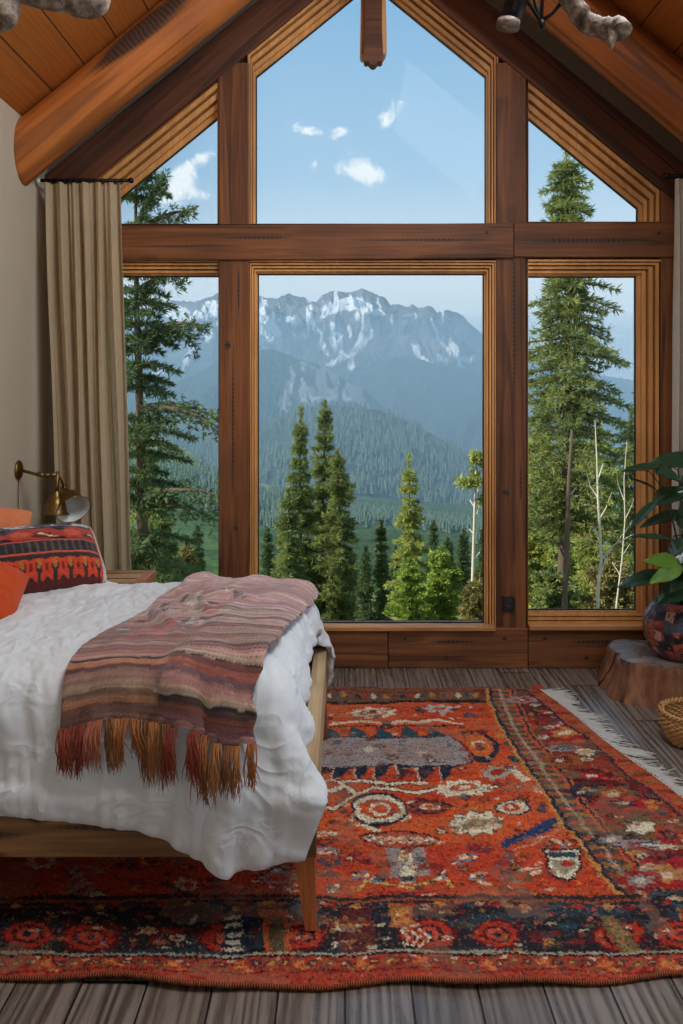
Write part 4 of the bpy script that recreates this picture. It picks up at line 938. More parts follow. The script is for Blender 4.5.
# duvet: an uneven rectangle larger than the bed, dropped on it
nu, nv = 62, 60            # along X, along Y
uu = np.linspace(0, 1, nu)[:, None]*np.ones((1, nv)); vv = np.ones((nu, 1))*np.linspace(0, 1, nv)[None, :]
ynear = np.interp(uu, [0, .4, .66, .84, 1.0], [MY0-.235, MY0-.235, MY0-.28, MY0-.385, MY0-.29])
yfar = np.interp(uu, [0, .7, 1.0], [MY1+.12, MY1+.15, MY1+.26])
xfoot = np.interp(vv, [0, .12, .28, .45, .78, .9, 1.0], [-.13, -.09, -.14, -.17, -.15, -.05, .04])
X0 = -1.62; Y = ynear+(yfar-ynear)*vv; X = X0+(xfoot-X0)*uu
rng = np.random.default_rng(5)
Zi = .86+.028*(fbm(X*4+20, Y*4+20, 4, 9)-.5)*2
sheet = np.stack([X, Y, Zi], -1)
def coll_bed(eps):
    def f(Q):
        Q, h1 = box_push(Q, ((MX0+MX1)/2, (MY0+MY1)/2, .36), ((MX1-MX0)/2+.02, (MY1-MY0)/2+.01, MZ1-.36), .10, eps)
        Q, h2 = box_push(Q, (-.96, (BY0+BY1)/2, (RZ0+RZ1)/2-.03), (.96-.09, (BY1-BY0)/2, (RZ1-RZ0)/2+.03), .02, eps*.6)
        return Q, h1 | h2
    return f
duv = settle(sheet, 1.045, 130, 7, coll_bed(.034), grav=.0022)
dfine = refine(duv, 4); N = normals_of(dfine)
if N[dfine.shape[0]//2, dfine.shape[1]//2, 2] < 0: N = -N
# creases of washed linen and the soft fullness of the filling
s_ = np.linspace(0, 2.0, dfine.shape[0])[:, None]; t_ = np.linspace(0, 2.0, dfine.shape[1])[None, :]
wx = s_+.12*(fbm(s_*3+0*t_, t_*3+0*s_, 3, 61)-.5)*2; wy = t_+.12*(fbm(s_*3+5+0*t_, t_*3+0*s_, 3, 62)-.5)*2
cr = fbm(wx*4.2+wy*1.2, wy*2.6, 4, 64, True)-.35; cr2 = fbm(wx*12, wy*9+wx*3, 3, 66, True)-.35
puff = fbm(wx*2.2, wy*2.2, 3, 67)-.5
top = np.clip((dfine[..., 2]-.70)/.08, 0, 1)
# hanging folds run down the drop: over the foot they follow the length, over the near side the depth
foot = np.clip((dfine[..., 0]+.26)/.12, 0, 1); near = np.clip((2.80-dfine[..., 1])/.10, 0, 1)*(1-foot)
ft = t_+.16*(s_-1.7)+.05*np.sin(s_*7); fo = (fbm(ft*6.5+0*s_, s_*.7+0*t_, 2, 71, True)-.45)
fn = (fbm((s_+.25*t_)*5+0*t_, t_*.7+0*s_, 2, 73, True)-.4)
dia = fbm((s_*.8+t_*.55)*5, (s_*.5-t_*.9)*2.2, 4, 75, True)-.36
dfine = dfine+N*((.016*cr+.010*cr2)*(1-.85*foot)*(1-.5*near)+.030*dia*top+.045*puff*top+.03*top+.040*fo*foot+.026*fn*near)[..., None]
duvet = rebase(slab('duvet', dfine, .03, M['linen'], None, False))
tag(duvet, 'rumpled white linen duvet spread over the bed and hanging at its foot corner', 'duvet')

# throw: dropped on the duvet
def heightmap(G_, x0, x1, y0, y1, s):
    R_ = refine(G_, 2).reshape(-1, 3); nx_, ny_ = int((x1-x0)/s), int((y1-y0)/s); Hm = np.full((nx_, ny_), -9.0)
    i = np.clip(((R_[:, 0]-x0)/s).astype(int), 0, nx_-1); j = np.clip(((R_[:, 1]-y0)/s).astype(int), 0, ny_-1); np.maximum.at(Hm, (i, j), R_[:, 2]); return Hm
HS = .012; Hm = heightmap(dfine, -1.9, .4, 2.2, 4.8, HS)
# the near face of the duvet: smallest Y for every X, Z
R_ = refine(dfine, 2).reshape(-1, 3); R_ = R_[(R_[:, 1] < 3.0)]; nfx, nfz = 160, 60; Fm = np.full((nfx, nfz), 9.0)
np.minimum.at(Fm, (np.clip(((R_[:, 0]+1.9)/.0145).astype(int), 0, nfx-1), np.clip(((R_[:, 2]-.2)/.012).astype(int), 0, nfz-1)), R_[:, 1])
# and its foot face: largest X for every Y, Z
R2 = refine(dfine, 2).reshape(-1, 3); R2 = R2[R2[:, 0] > -.5]; Xm = np.full((200, nfz), -9.0)
np.maximum.at(Xm, (np.clip(((R2[:, 1]-2.2)/.0125).astype(int), 0, 199), np.clip(((R2[:, 2]-.2)/.012).astype(int), 0, nfz-1)), R2[:, 0])
for A_, f_, bad in ((Hm, np.maximum, -9), (Fm, np.minimum, 9), (Xm, np.maximum, -9)):
    B_ = A_.copy()
    for a in (-1, 0, 1):
        for c in (-1, 0, 1): B_ = f_(B_, np.roll(np.roll(A_, a, 0), c, 1))
    A_[:] = B_
def coll_throw(Q):
    sh = Q.shape; q = Q.reshape(-1, 3).copy(); e = .034
    i = np.clip(((q[:, 0]+1.9)/HS).astype(int), 0, Hm.shape[0]-1); j = np.clip(((q[:, 1]-2.2)/HS).astype(int), 0, Hm.shape[1]-1); h = Hm[i, j]+e
    a = np.clip(((q[:, 0]+1.9)/.0145).astype(int), 0, nfx-1); c = np.clip(((q[:, 2]-.2)/.012).astype(int), 0, nfz-1); fy = Fm[a, c]-e
    yi = np.clip(((q[:, 1]-2.2)/.0125).astype(int), 0, 199); fx = Xm[yi, c]+e
    pz = np.where(h > 0, h-q[:, 2], -1); pf = np.where(fy < 5, q[:, 1]-fy, 9); pxx = np.where(fx > -5, fx-q[:, 0], 9)
    pen = pz > 0
    # the nearest of the three faces wins
    best = np.minimum(np.minimum(np.where(pen, pz, 9), np.where(pf > 0, pf, 9)), np.where(pxx > 0, pxx, 9))
    hz = pen & (best == pz) & (pz < .12); hf = pen & ~hz & (best == pf); hx = pen & ~hz & ~hf & (best == pxx)
    q[hz, 2] += pz[hz]; q[hf, 1] -= pf[hf]; q[hx, 0] += pxx[hx]
    hit = hz | hf | hx
    return q.reshape(sh), hit.reshape(sh[:-1])
tu, tv = 46, 76
U = np.linspace(0, 1, tu)[:, None]*np.ones((1, tv)); Vv = np.ones((tu, 1))*np.linspace(0, 1, tv)[None, :]   # U left to right, V near to far
xl = np.interp(Vv, [0, .22, .5, .75, 1], [-.88, -.90, -.80, -.76, -.68]); xr = np.interp(Vv, [0, .22, .5, .8, 1], [-.30, -.27, -.20, -.15, -.16])
yy_ = np.interp(Vv, [0, 1], [2.645, 4.28])+.03*np.sin(U*5)*(1-Vv)
fold = .035*np.exp(-((U-.52+.12*(Vv-.1))/.05)**2)*np.clip(1.3-Vv*1.6, 0, 1)
Hs = np.where(Hm > 0, Hm, .7)
Zt = np.full(U.shape, 1.0)
Xt = xl+(xr-xl)*U+.0
thr0 = np.stack([Xt, yy_, 1.0+fold+.03*(fbm(Xt*5+3, yy_*5, 3, 81)-.5)], -1)
thr = settle(thr0, 1.05, 95, 6, coll_throw, grav=.0022, bend=.12)
for _ in range(3):
    thr[1:-1, 1:-1] = .5*thr[1:-1, 1:-1]+.125*(thr[2:, 1:-1]+thr[:-2, 1:-1]+thr[1:-1, 2:]+thr[1:-1, :-2])
tf = refine(thr, 4); Nn = normals_of(tf)
if Nn[tf.shape[0]//2, tf.shape[1]//2, 2] < 0: Nn = -Nn
su = np.linspace(0, 1, tf.shape[0])[:, None]+0*np.linspace(0, 1, tf.shape[1])[None, :]; sv = 0*su+np.linspace(0, 1, tf.shape[1])[None, :]
# an overlap: the left panel is folded under along a line, the right panel lies over it
ov = .026/(1+np.exp(-(su-(.50+.05*np.sin(sv*5)))*60))*np.clip(1.25-sv*1.9, 0, 1)
fl = .022*(fbm(su*1.6+sv*1.2, sv*4.4-su*2.5, 2, 91, True, .4)-.35)*np.clip(sv*2.6-.5, .0, 1)
for (a0, b0, wd_, am, lo, hi) in ((.66, -.45, .022, .034, .0, .55), (.50, -.50, .020, .030, .02, .5), (.74, -.30, .03, .022, .1, .7)):
    dl = sv-(a0+b0*su); fl = fl+am*np.exp(-(dl/wd_)**2)*np.clip((su-lo)*8, 0, 1)*np.clip((hi-su)*6, 0, 1)
kn = .0022*np.sin(sv*1.8*2*PI*75)
tf = tf+Nn*(ov+fl+kn+.006)[..., None]
throw_root = empty('throw_blanket', (-.6, 3.3, .75), 'striped mauve and rust knitted throw with long fringe laid across the duvet', 'throw blanket')
th_o = slab('knitted_panel', tf, .013, M['throw'], throw_root)
# stripes of the knit, near end darkest
n_ = tf.shape[0]*tf.shape[1]; u1 = su.ravel(); v1 = sv.ravel(); v1w = v1+.01*(fbm(u1*6, v1*6, 3, 5)-.5)
pt = Paint(u1, v1w, (172, 120, 112))
SC1 = [(.00, .025, (118, 52, 34)), (.025, .05, (96, 62, 48)), (.05, .06, (40, 28, 30)), (.06, .085, (168, 100, 62)), (.085, .095, (52, 34, 36)), (.095, .12, (150, 66, 44)), (.12, .13, (46, 32, 38)), (.13, .16, (176, 128, 92)),
       (.16, .17, (60, 40, 42)), (.17, .19, (128, 70, 84)), (.19, .20, (50, 36, 40)), (.20, .225, (150, 84, 62)), (.225, .235, (44, 32, 36)), (.235, .26, (160, 112, 86)), (.26, .268, (60, 42, 44)), (.268, .30, (158, 88, 84)),
       (.30, .306, (70, 48, 48)), (.306, .36, (164, 104, 100)), (.36, .368, (186, 156, 110)), (.368, .42, (168, 110, 112)), (.42, .43, (140, 92, 52)), (.43, .45, (196, 176, 140)), (.45, .52, (176, 120, 122)), (.52, .53, (150, 108, 70)),
       (.53, .60, (186, 130, 128)), (.60, .61, (202, 184, 150)), (.61, .68, (180, 122, 122)), (.68, .69, (160, 116, 80)), (.69, .78, (196, 144, 138)), (.78, .79, (210, 190, 160)), (.79, .88, (206, 154, 148)), (.88, .89, (176, 130, 100)), (.89, 1.01, (214, 164, 158))]
for a, c, col in SC1: pt.put((v1w >= a) & (v1w < c), col)
left = u1 < .50+.05*np.sin(v1*5)-.0
# the left panel is browner and mottled with dark wool
for a, c, col in [(0, .03, (120, 76, 44)), (.03, .045, (170, 116, 60)), (.045, .09, (132, 92, 62)), (.09, .10, (60, 40, 36)), (.10, .115, (186, 108, 48)), (.115, .125, (40, 30, 34)), (.125, .15, (160, 76, 44)), (.15, .20, (140, 84, 66)), (.20, .21, (176, 96, 44)), (.21, .22, (46, 34, 38)), (.22, .30, (134, 76, 62)), (.30, .36, (150, 92, 88))]:
    pt.put(left & (v1w >= a) & (v1w < c), col)
mq = fbm(u1*16, v1*40, 4, 15); mq2 = fbm(u1*9+4, v1*14, 4, 16)
pt.put((mq2 > .60) & (mq > .45) & (v1 > .26) & (v1 < .62) & (u1 < .62), (56, 54, 62)); pt.put((mq2 < .36) & (v1 > .24) & (v1 < .5) & left, (166, 52, 46)); pt.put((mq2 > .60) & (mq < .45) & (v1 > .3) & (v1 < .66) & (u1 < .6), (196, 182, 160))
# beaded dark stitch rows
PAL = np.array([lin(q) for q in ((176, 122, 118), (196, 168, 134), (52, 38, 42), (158, 72, 50), (140, 92, 100), (188, 120, 72), (96, 58, 54), (204, 176, 160))])
ri = np.floor(v1w*74).astype(int); hsh = (ri*7919 % 1013) % 8; wgt = np.where(v1 < .5, .55, .22)*np.where(left, .55, 1)
pt.c = pt.c*(1-wgt[:, None])+PAL[hsh]*wgt[:, None]
row = np.sin(v1*2*PI*75) > .2; bead = np.sin(u1*2*PI*46) > .1
pt.put((~left) & (v1 > .11) & (v1 < .29) & row & bead, (40, 30, 34), .75); pt.put((~left) & (v1 > .11) & (v1 < .27) & row & ~bead, (190, 112, 58), .5)
pt.put(row & (v1 >= .29), (235, 215, 200), .10)
fine = (np.random.default_rng(3).normal(0, 1, n_)*.10+(mq-.5)*.5); gy = pt.c.mean(1, keepdims=True); pc_ = pt.c*.72+gy*.28; thin = .70+.52*vnoise(v1w*150, u1*2, 33)
col = np.clip(pc_*(1+fine)[:, None]*thin[:, None]*1.22, 0, 1)
setcol(th_o.data, np.concatenate([col, col]))
# fringe
rng = np.random.default_rng(14); FC = [(168, 104, 58), (146, 66, 50), (184, 124, 74), (160, 78, 58), (138, 92, 58), (182, 108, 82)]
def fringe_mat(c, k):
    return cloth_mat('fringe_wool_%d' % k, c, trans=.15, var=.25)
FM = [fringe_mat(c, k) for k, c in enumerate(FC)]
nfr = 21
for k in range(nfr):
    u = .03+.95*k/(nfr-1)+rng.uniform(-.012, .012); i = int(np.clip(u, 0, 1)*(tf.shape[0]-1)); p = tf[i, 1]; b = MB()
    L = rng.uniform(.12, .17)*(1.15 if .45 < u < .9 else .95)
    sw = rng.uniform(-.035, .035)
    for s in range(26):
        dx_ = rng.normal(0, .007); ex = sw+rng.normal(0, .016); ph = rng.uniform(0, 6.28); l = L*rng.uniform(.7, 1.08)
        pts = []
        for t in np.linspace(0, 1, 8):
            x = p[0]+dx_+(ex*.7)*t+.006*math.sin(ph+t*7)*t; z_ = p[2]+.004-l*t; y = p[1]-.016-.028*math.sin(min(t*2.2, 1)*PI/2)-.004*math.cos(ph+t*5)
            pts.append((x, y-.010*rng.uniform(0, 1), z_))
        b.tube(pts, [.0026, .0030, .0028, .0026, .0024, .0020, .0015, .0006], 4, False)
    b.build('tassel', FM[int(rng.integers(0, len(FM)))], throw_root, True)
# ================================================================ the rug
def floorpt(x, y): Yd = F*EYE/(y-VY); return ((x-VX)/F*Yd, Yd)
RC = [(-1.55, 2.44), (1.70, 2.50), (1.13, 4.865), (-1.55, 4.87)]           # near left, near right, far right, far left
nx, ny = 980, 760
s_ = np.linspace(0, 1, nx)[None, :]; t_ = (np.linspace(0, 1, ny)[:, None])
right_x = np.interp(t_, [0, .45, 1], [1.70, 1.42, 1.13])                    # the right edge is not quite straight
left_x = np.interp(t_, [0, .5, .72, 1], [-1.55, -1.5, -1.06, -1.0])
Xg = left_x+(right_x-left_x)*s_
wob = .018*np.sin(s_*9+.6)+.012*np.sin(s_*23+2)+.007*np.sin(s_*51)
Yg = (2.452+wob*1.0-.0*s_)*(1-t_)+(4.868+.006*np.sin(s_*13))*t_+.03*np.clip(s_-.75, 0, 1)*(1-t_)
Xg = Xg+.008*np.sin(t_*16)*s_
# pile surface with low ripples, its edge lying a little proud of the boards
rip = .006*(fbm(Xg*2.5+9, Yg*2.5+9, 3, 51)-.5)+.012*np.clip(1-t_*22, 0, 1)*np.clip(np.sin(s_*22+1)*.5+.35, 0, 1)+.010*np.clip(1-(1-t_)*26, 0, 1)*np.clip(np.sin(s_*17), 0, 1)
Zg = .014+rip+.0014*(np.random.default_rng(2).normal(0, 1, Xg.shape))
x_ = Xg.ravel(); y_ = Yg.ravel(); px = VX+x_/y_*F; py = VY+EYE/y_*F
OR, RED, DRED, NAVY, TEAL, DARK, CREAM, GREY, OLIVE, CRIM, GOLD = (216, 84, 30), (178, 46, 24), (128, 32, 28), (36, 46, 62), (44, 78, 88), (38, 30, 32), (228, 214, 180), (160, 146, 140), (112, 92, 56), (172, 26, 38), (206, 140, 66)
BRN = (104, 66, 44)
wq = (py-395)/300
kx = np.floor(x_/.0065); ky = np.floor(y_/.0085)                           # single knots
rk = np.random.default_rng(31); T1 = rk.uniform(-1, 1, (700, 700)); T2 = rk.uniform(-1, 1, (700, 700)); T3 = rk.uniform(0, 1, (700, 700))
ki = (kx.astype(int)+300) % 700; kj = ky.astype(int) % 700
px = px+wq*(4.5*(fbm(x_*5+3, y_*5, 3, 301)-.5)*2+1.5*(fbm(x_*22, y_*22, 2, 303)-.5)*2+1.0*T1[ki, kj]); py = py+wq*(2.6*(fbm(x_*5+9, y_*5, 3, 305)-.5)*2+.8*(fbm(x_*22, y_*22+7, 2, 307)-.5)*2+.5*T2[ki, kj])
p = Paint(px, py, OR)
q1 = fbm(x_*3, y_*14, 4, 101); q2 = fbm(x_*26, y_*60, 3, 102); rngn = np.random.default_rng(8).normal(0, 1, len(px))
p.put(q1 > .56, RED, .55); p.put(q1 < .40, (216, 98, 44), .5)
p.put(py > 845, RED, .45)
inr = lambda y: np.interp(y, [690, 703, 760, 830, 905, 925, 990], [497, 500, 532, 582, 643, 652, 690])       # inner line of the right border
def jag(cx, y0, y1, n, w, col, up=True):
    for k in range(n): pass
# far border
p.put(py < 705, (116, 84, 58)); 
for k in range(60):
    x = 150+k*7.2; p.ell(x, 697.5+(k % 2)*.8, 2.6, 2.4, [RED, CREAM, TEAL, GOLD, DRED, DARK][k*7 % 6], .8)
p.put((py > 703.5) & (py < 706), DARK); p.put((py > 693.6) & (py < 694.8), DRED)
# field motifs ------------------------------------------------
def comb(xa, xb, y, n, h, col, seed, edge=None):
    rr = random.Random(seed); w = (xb-xa)/n
    for k in range(n):
        x = xa+k*w; sh = rr.uniform(-2, 3)*(1 if h > 0 else 1)
        pts = [(x, y), (x+w*.72, y), (x+w*.62-sh*.3, y-h*.45), (x+w*.1-sh, y-h)]
        if edge: p.poly([(a-1.2, c) for a, c in pts], edge, .9)
        p.poly(pts, col)
for dx0 in (0, -330):
    p.poly([(315+dx0, 741), (450+dx0, 739), (466+dx0, 752), (474+dx0, 765), (455+dx0, 768), (430+dx0, 770), (300+dx0, 771), (296+dx0, 755)], GREY)
    p.line([(315+dx0, 741), (450+dx0, 739), (468+dx0, 753), (474+dx0, 765), (452+dx0, 768), (300+dx0, 771)], 1.6, NAVY)
    comb(322+dx0, 450+dx0, 741, 5, 11, TEAL, 4, NAVY); comb(310+dx0, 462+dx0, 769, 7, -15, NAVY, 6, CREAM)
    for k in range(7): p.ell(330+dx0+k*18, 755+(k % 2)*3-1, 5, 3, [(176, 120, 100), (120, 104, 110), CREAM][k % 3], .55)
p.poly([(462, 736), (484, 735), (500, 748), (492, 766), (476, 764)], NAVY); p.poly([(465, 738), (482, 738), (495, 748), (489, 762), (477, 760), (470, 752)], (222, 110, 40)); p.ell(480, 748, 7, 3.6, CREAM, .9); p.ell(480, 748, 4.5, 2.2, OR); 
p.poly([(504, 771), (511, 769), (530, 786), (523, 789)], CREAM); p.poly([(506, 760), (513, 758), (520, 766), (512, 768)], TEAL)
for k in range(7): p.ell(500+k*6, 738+k*8, 4, 2.4, [GOLD, TEAL, RED, OLIVE][k % 4], .9)
# cream cloud bands along the far end
p.ell(372, 715, 24, 5.6, CREAM, .9, .62, .12, 9); p.ell(372, 715, 12, 3, CREAM, .8, .5); p.ell(372, 713, 5, 1.6, TEAL)
p.ell(440, 712, 14, 3.8, (176, 190, 190), .85, 0, .2, 7); p.ell(441, 712, 7, 1.8, OR); p.ell(470, 717, 7, 2.6, TEAL, .9, .3); p.ell(500, 712, 8, 3.4, RED)
p.line([(330, 727), (360, 724), (390, 726), (430, 723), (462, 726)], 2.2, CREAM, .8); p.line([(330, 729.5), (462, 728.5)], 1.3, DARK)
p.ell(355, 797, 20, 5, NAVY, .5)
# zigzag hook chain
zz = [(316, 806), (328, 794), (344, 790), (356, 797), (344, 806), (334, 813), (322, 808)]
for w, c in ((5.2, DARK), (3.0, CREAM)): 
    p.line(zz, w, c); p.line([(356, 797), (372, 790), (392, 791), (410, 794), (440, 790), (470, 797), (496, 789)], w*.8, c); p.line([(340, 786), (362, 783), (392, 787), (426, 785)], w*.7, c)
    p.line([(318, 786), (330, 782), (340, 786), (352, 793)], w*.8, c)
p.ell(463, 791, 24, 8, CREAM, 1, 0, .14, 10); p.ell(463, 790, 13, 3.6, (196, 100, 70)); p.ell(463, 790, 5, 1.8, CREAM)
p.ell(498, 776, 15, 6, (170, 170, 150), .9, 0, .2, 8); p.ell(498, 776, 7, 2.6, RED)
# eight sided hooked medallion
def octa(cx, cy, rx, ry, w, c): p.line([(cx+rx*math.cos(t*PI/4+.39), cy+ry*math.sin(t*PI/4+.39)) for t in range(9)], w, c)
octa(378, 812, 24, 14, 8.5, NAVY); octa(378, 812, 22, 13, 5.2, CREAM); octa(378, 812, 9, 5.6, 2.8, CREAM); p.ell(378, 812, 5, 3, OR)
p.line([(356, 817), (352, 828), (366, 829), (378, 834)], 3.6, CREAM); p.line([(398, 824), (408, 820)], 3, CREAM)
p.ell(429, 810, 22, 7.8, DARK, .95, 0, .06, 12); p.ell(429, 810, 18, 6, (150, 60, 54)); p.ell(429, 810, 12, 3.6, CREAM, .8, .6); p.ell(429, 810, 6, 2.2, OR)
p.ell(477, 827, 25, 13, (90, 84, 66), .9, 0, .10, 9); p.ell(477, 827, 23, 12, CREAM, 1, 0, .15, 9); p.ell(477, 827, 11, 5.5, (190, 178, 140)); p.ell(477, 827, 9, 4.4, (160, 96, 60), .8, .6)
p.ell(512, 811, 19, 7.5, NAVY, 1, .0, .05, 14); p.ell(512, 811, 16, 6.2, CREAM, .9, .55); p.ell(512, 811, 10, 4, (186, 70, 46)); p.ell(512, 811, 4, 1.7, CREAM)
p.line([(445, 811), (494, 812)], 1.2, GOLD)
p.ell(401, 843, 40, 8.5, DARK, .95, 0, .03, 18); p.ell(401, 843, 37, 7, (190, 86, 60)); 
for k in range(7): p.ell(372+k*9.6, 843, 4.4, 3.8, CREAM, .85, .5); p.ell(372+k*9.6, 843, 2, 1.8, [TEAL, GOLD][k % 2])
for k in range(4): p.ell(325+k*1, 838+k*9, 17-k*2, 3.4, [CREAM, DARK, CREAM, TEAL][k], .75, .35)
p.ell(326, 860, 16, 10, TEAL, .5, .6, .2, 6)
# jagged blue diagonal
for k in range(9):
    x = 500+k*6.4; y = 851-k*3.5; p.poly([(x, y+3), (x+3.4, y-7), (x+9.6, y-6), (x+7, y+3)], (46, 66, 108))
    if k % 2 == 1: p.poly([(x+8, y-6), (x+12, y-12), (x+15, y-6)], TEAL)
p.line([(505, 860), (560, 828)], 1.2, CREAM, .5)
# candlestick motif over its chevron
p.poly([(383, 851), (398, 850), (400, 880), (386, 882)], GREY); p.poly([(410, 850), (428, 851), (427, 882), (412, 880)], GREY); p.poly([(399, 852), (409, 852), (413, 888), (396, 888)], CREAM); p.ell(404, 860, 3.5, 6, (214, 176, 110))
p.line([(352, 892), (362, 883), (386, 889), (404, 892), (424, 889), (444, 882), (452, 891)], 2.8, (214, 180, 96)); p.line([(366, 896), (404, 898), (442, 895)], 1.6, CRIM)
for (x, y) in ((374, 881), (441, 881), (356, 878), (459, 866), (330, 890), (478, 884), (560, 846), (470, 862)):
    for k in range(6): p.ell(x+5.2*math.cos(k*1.047), y+3.6*math.sin(k*1.047), 2.5, 1.7, [TEAL, (120, 130, 150), CREAM][(k+int(x)) % 3])
    p.ell(x, y, 2.4, 1.6, GOLD)
# shield
p.poly([(537, 851), (576, 851), (583, 869), (577, 884), (569, 887), (553, 882), (546, 868)], DARK); p.poly([(540, 853), (574, 853), (580, 869), (575, 882), (569, 884), (555, 880), (548, 867)], CREAM); p.poly([(543, 856), (573, 856), (575, 861), (546, 861)], TEAL); p.poly([(548, 864), (574, 864), (576, 873), (569, 881), (558, 876)], (160, 146, 120)); p.ell(566, 868, 6, 3.4, RED)
p.line([(510, 864), (522, 872), (540, 872)], 1.5, CREAM, .8); p.ell(520, 880, 12, 6, (110, 90, 60), .9, .4, .2, 6); p.ell(505, 868, 7, 12, TEAL, .6, .4, .25, 5)
p.line([(548, 830), (556, 823), (566, 826), (570, 833), (563, 837)], 2, (60, 40, 50)); p.ell(540, 795, 10, 3.6, CREAM, .6, .4, .2, 6); p.ell(541, 812, 6, 4, TEAL, .8)
rr = random.Random(77)
for k in range(760):
    x = rr.uniform(60, 620); y = rr.uniform(708, 902); sz = (y-395)/300
    if x < float(inr(y))-8 and k % 3 == 0: p.ell(x, y, 4.4*sz, 2.0*sz, rr.choice([NAVY, DRED, DARK, (120, 40, 40)]), .75, rr.choice([0, .5]), .2, 6)
    if x < float(inr(y))-8: p.ell(x, y, rr.uniform(1.2, 3.6)*sz, rr.uniform(.6, 1.4)*sz, rr.choice([CREAM, GOLD, TEAL, DRED, DARK, (222, 120, 50), CRIM]), rr.uniform(.3, .8))
for k in range(26):
    x = rr.uniform(-200, 300); y = rr.uniform(760, 900); p.ell(x, y, rr.uniform(8, 22), rr.uniform(4, 9), rr.choice([CREAM, NAVY, CRIM, GREY]), .6, .55, .15, 8)
# right border: guard stripes, then a dark band with flowers
ir = inr(py); w = (py-395)/300*1.0
def band(o0, o1, col, a=1.0): p.put((px > ir+o0*w) & (px < ir+o1*w) & (py < 925), col, a)
band(-14, 400, DRED); band(-14, -11, GOLD); band(-11, -8, NAVY); band(-8, 10, (120, 80, 52))
ph = (py-690)*.16/w*1.0
band(-8, 10, TEAL, .0)
m_ = (px > ir-8*w) & (px < ir+10*w) & (py < 925)
kk = np.floor((1/np.maximum(py-395, 1))*F*EYE/.030).astype(int)
p.put(m_ & (kk % 2 == 0), TEAL, .6); p.put(m_ & (kk % 4 == 1), GOLD, .45); p.put(m_ & (kk % 4 == 3), OR, .5); p.put(m_ & (np.abs(px-(ir+1*w)) < 1.6*w), CREAM, .35)
band(10, 12.5, OR); band(12.5, 15, NAVY); band(15, 17, (190, 110, 60))
k_ = np.floor((1/np.maximum(py-395, 1))*F*EYE/.14).astype(int)
pm = (px > ir+17*w) & (py < 925)
p.put(pm, (110, 40, 36)); p.put(pm & (k_ % 3 == 0), (116, 74, 44), .7); p.put(pm & (k_ % 3 == 1), (60, 44, 44), .55); p.put(pm & (q1 > .55), RED, .5)
xo = VX+(np.interp(y_, [2.45, 3.55, 4.87], [1.70, 1.42, 1.13]))/y_*F
for (x, y, rx, ry, c1_, c2_) in [(521, 702, 16, 4, GREY, RED), (548, 715, 16, 4.5, NAVY, RED), (566, 736, 22, 7, CRIM, GOLD), (563, 752, 18, 3, GREY, TEAL), (560, 764, 20, 6, (150, 90, 40), DRED), (583, 756, 10, 4, CREAM, GOLD), (592, 779, 24, 8, (90, 24, 28), CRIM), (598, 796, 30, 7, NAVY, (110, 80, 44)), (614, 800, 20, 9, (140, 84, 44), GOLD), (622, 808, 26, 8, CRIM, NAVY), (640, 832, 26, 13, OLIVE, CREAM), (612, 845, 22, 7, NAVY, GREY), (648, 850, 34, 4, GREY, TEAL), (668, 878, 32, 15, CRIM, GOLD), (640, 884, 22, 12, (150, 30, 32), GREY), (672, 905, 34, 9, TEAL, DARK), (690, 850, 20, 10, DRED, GOLD), (668, 840, 16, 10, (180, 60, 40), NAVY)]:
    p.ell(x, y, rx, ry, c1_, .9, 0, .14, 7); p.ell(x, y, rx*.55, ry*.55, c2_, .9, 0, .2, 6); p.ell(x, y, rx*.25, ry*.25, CREAM, .8)
for k in range(300):
    y = rr.uniform(700, 925); x = float(inr(y))+rr.uniform(18, 120)*(y-395)/300; sz = (y-395)/300
    p.ell(x, y, rr.uniform(2, 6)*sz, rr.uniform(1, 2.2)*sz, rr.choice([GOLD, TEAL, CREAM, CRIM, DARK, OR, OLIVE]), .7, rr.choice([0, .4]))
oe = xo-px
p.put((oe < 20*w) & (py < 930), (190, 78, 42)); p.put((oe < 20*w) & (oe > 17*w) & (py < 930), (58, 52, 70)); p.put((oe < 15*w) & (kk % 3 == 0) & (py < 930), (150, 100, 50), .8); p.put((oe < 15*w) & (kk % 5 == 0) & (py < 930), DRED, .7)
# near border
nb = (py > 903) & (px < 658+(py-903)*1.0)
p.put(py > 925, (44, 40, 46)); p.put(nb, (44, 40, 46)); p.put(nb & (q1 > .55), TEAL, .45)
p.put((py > 899) & (py < 903) & (px < 640), (60, 44, 44)); p.put((py > 903) & (py < 905.5) & (px < 645), (150, 76, 44)); p.put((py > 909) & (py < 910.5) & (px < 650), CRIM, .6)
for k, x in enumerate(range(-560, 760, 65)):
    xx = x+10+rr.uniform(-6, 6)
    if k % 3 == 2:
        for q_ in range(9): p.ell(xx+rr.uniform(-22, 22), 940+rr.uniform(-13, 13), rr.uniform(4, 11), rr.uniform(2, 4), rr.choice([CREAM, TEAL, GOLD, DRED, OLIVE]), .8, rr.choice([0, .4]), .2, 6)
        continue
    p.ell(xx, 940, 29, 16, (92, 26, 30), 1, 0, .05, 10); p.ell(xx, 940, 24, 13, RED, 1, 0, .05, 10); p.ell(xx, 940, 16, 8.6, (70, 30, 34)); p.ell(xx, 940, 12, 6.2, (196, 72, 44)); p.ell(xx, 940, 4.5, 2.6, NAVY)
for (xa, col) in ((234, CREAM), (250, NAVY)): p.poly([(xa-14, 918), (xa+2, 918), (xa+2, 958), (xa-14, 958)], NAVY)
for k in range(5): p.poly([(222, 922+k*7), (240, 921+k*7), (240, 925+k*7), (222, 925+k*7)], CREAM, .85)
p.poly([(262, 916), (290, 916), (292, 960), (262, 960)], (196, 96, 46)); p.poly([(268, 922), (284, 922), (285, 960), (269, 960)], OLIVE); p.ell(276, 940, 7, 18, (90, 84, 60), .8)
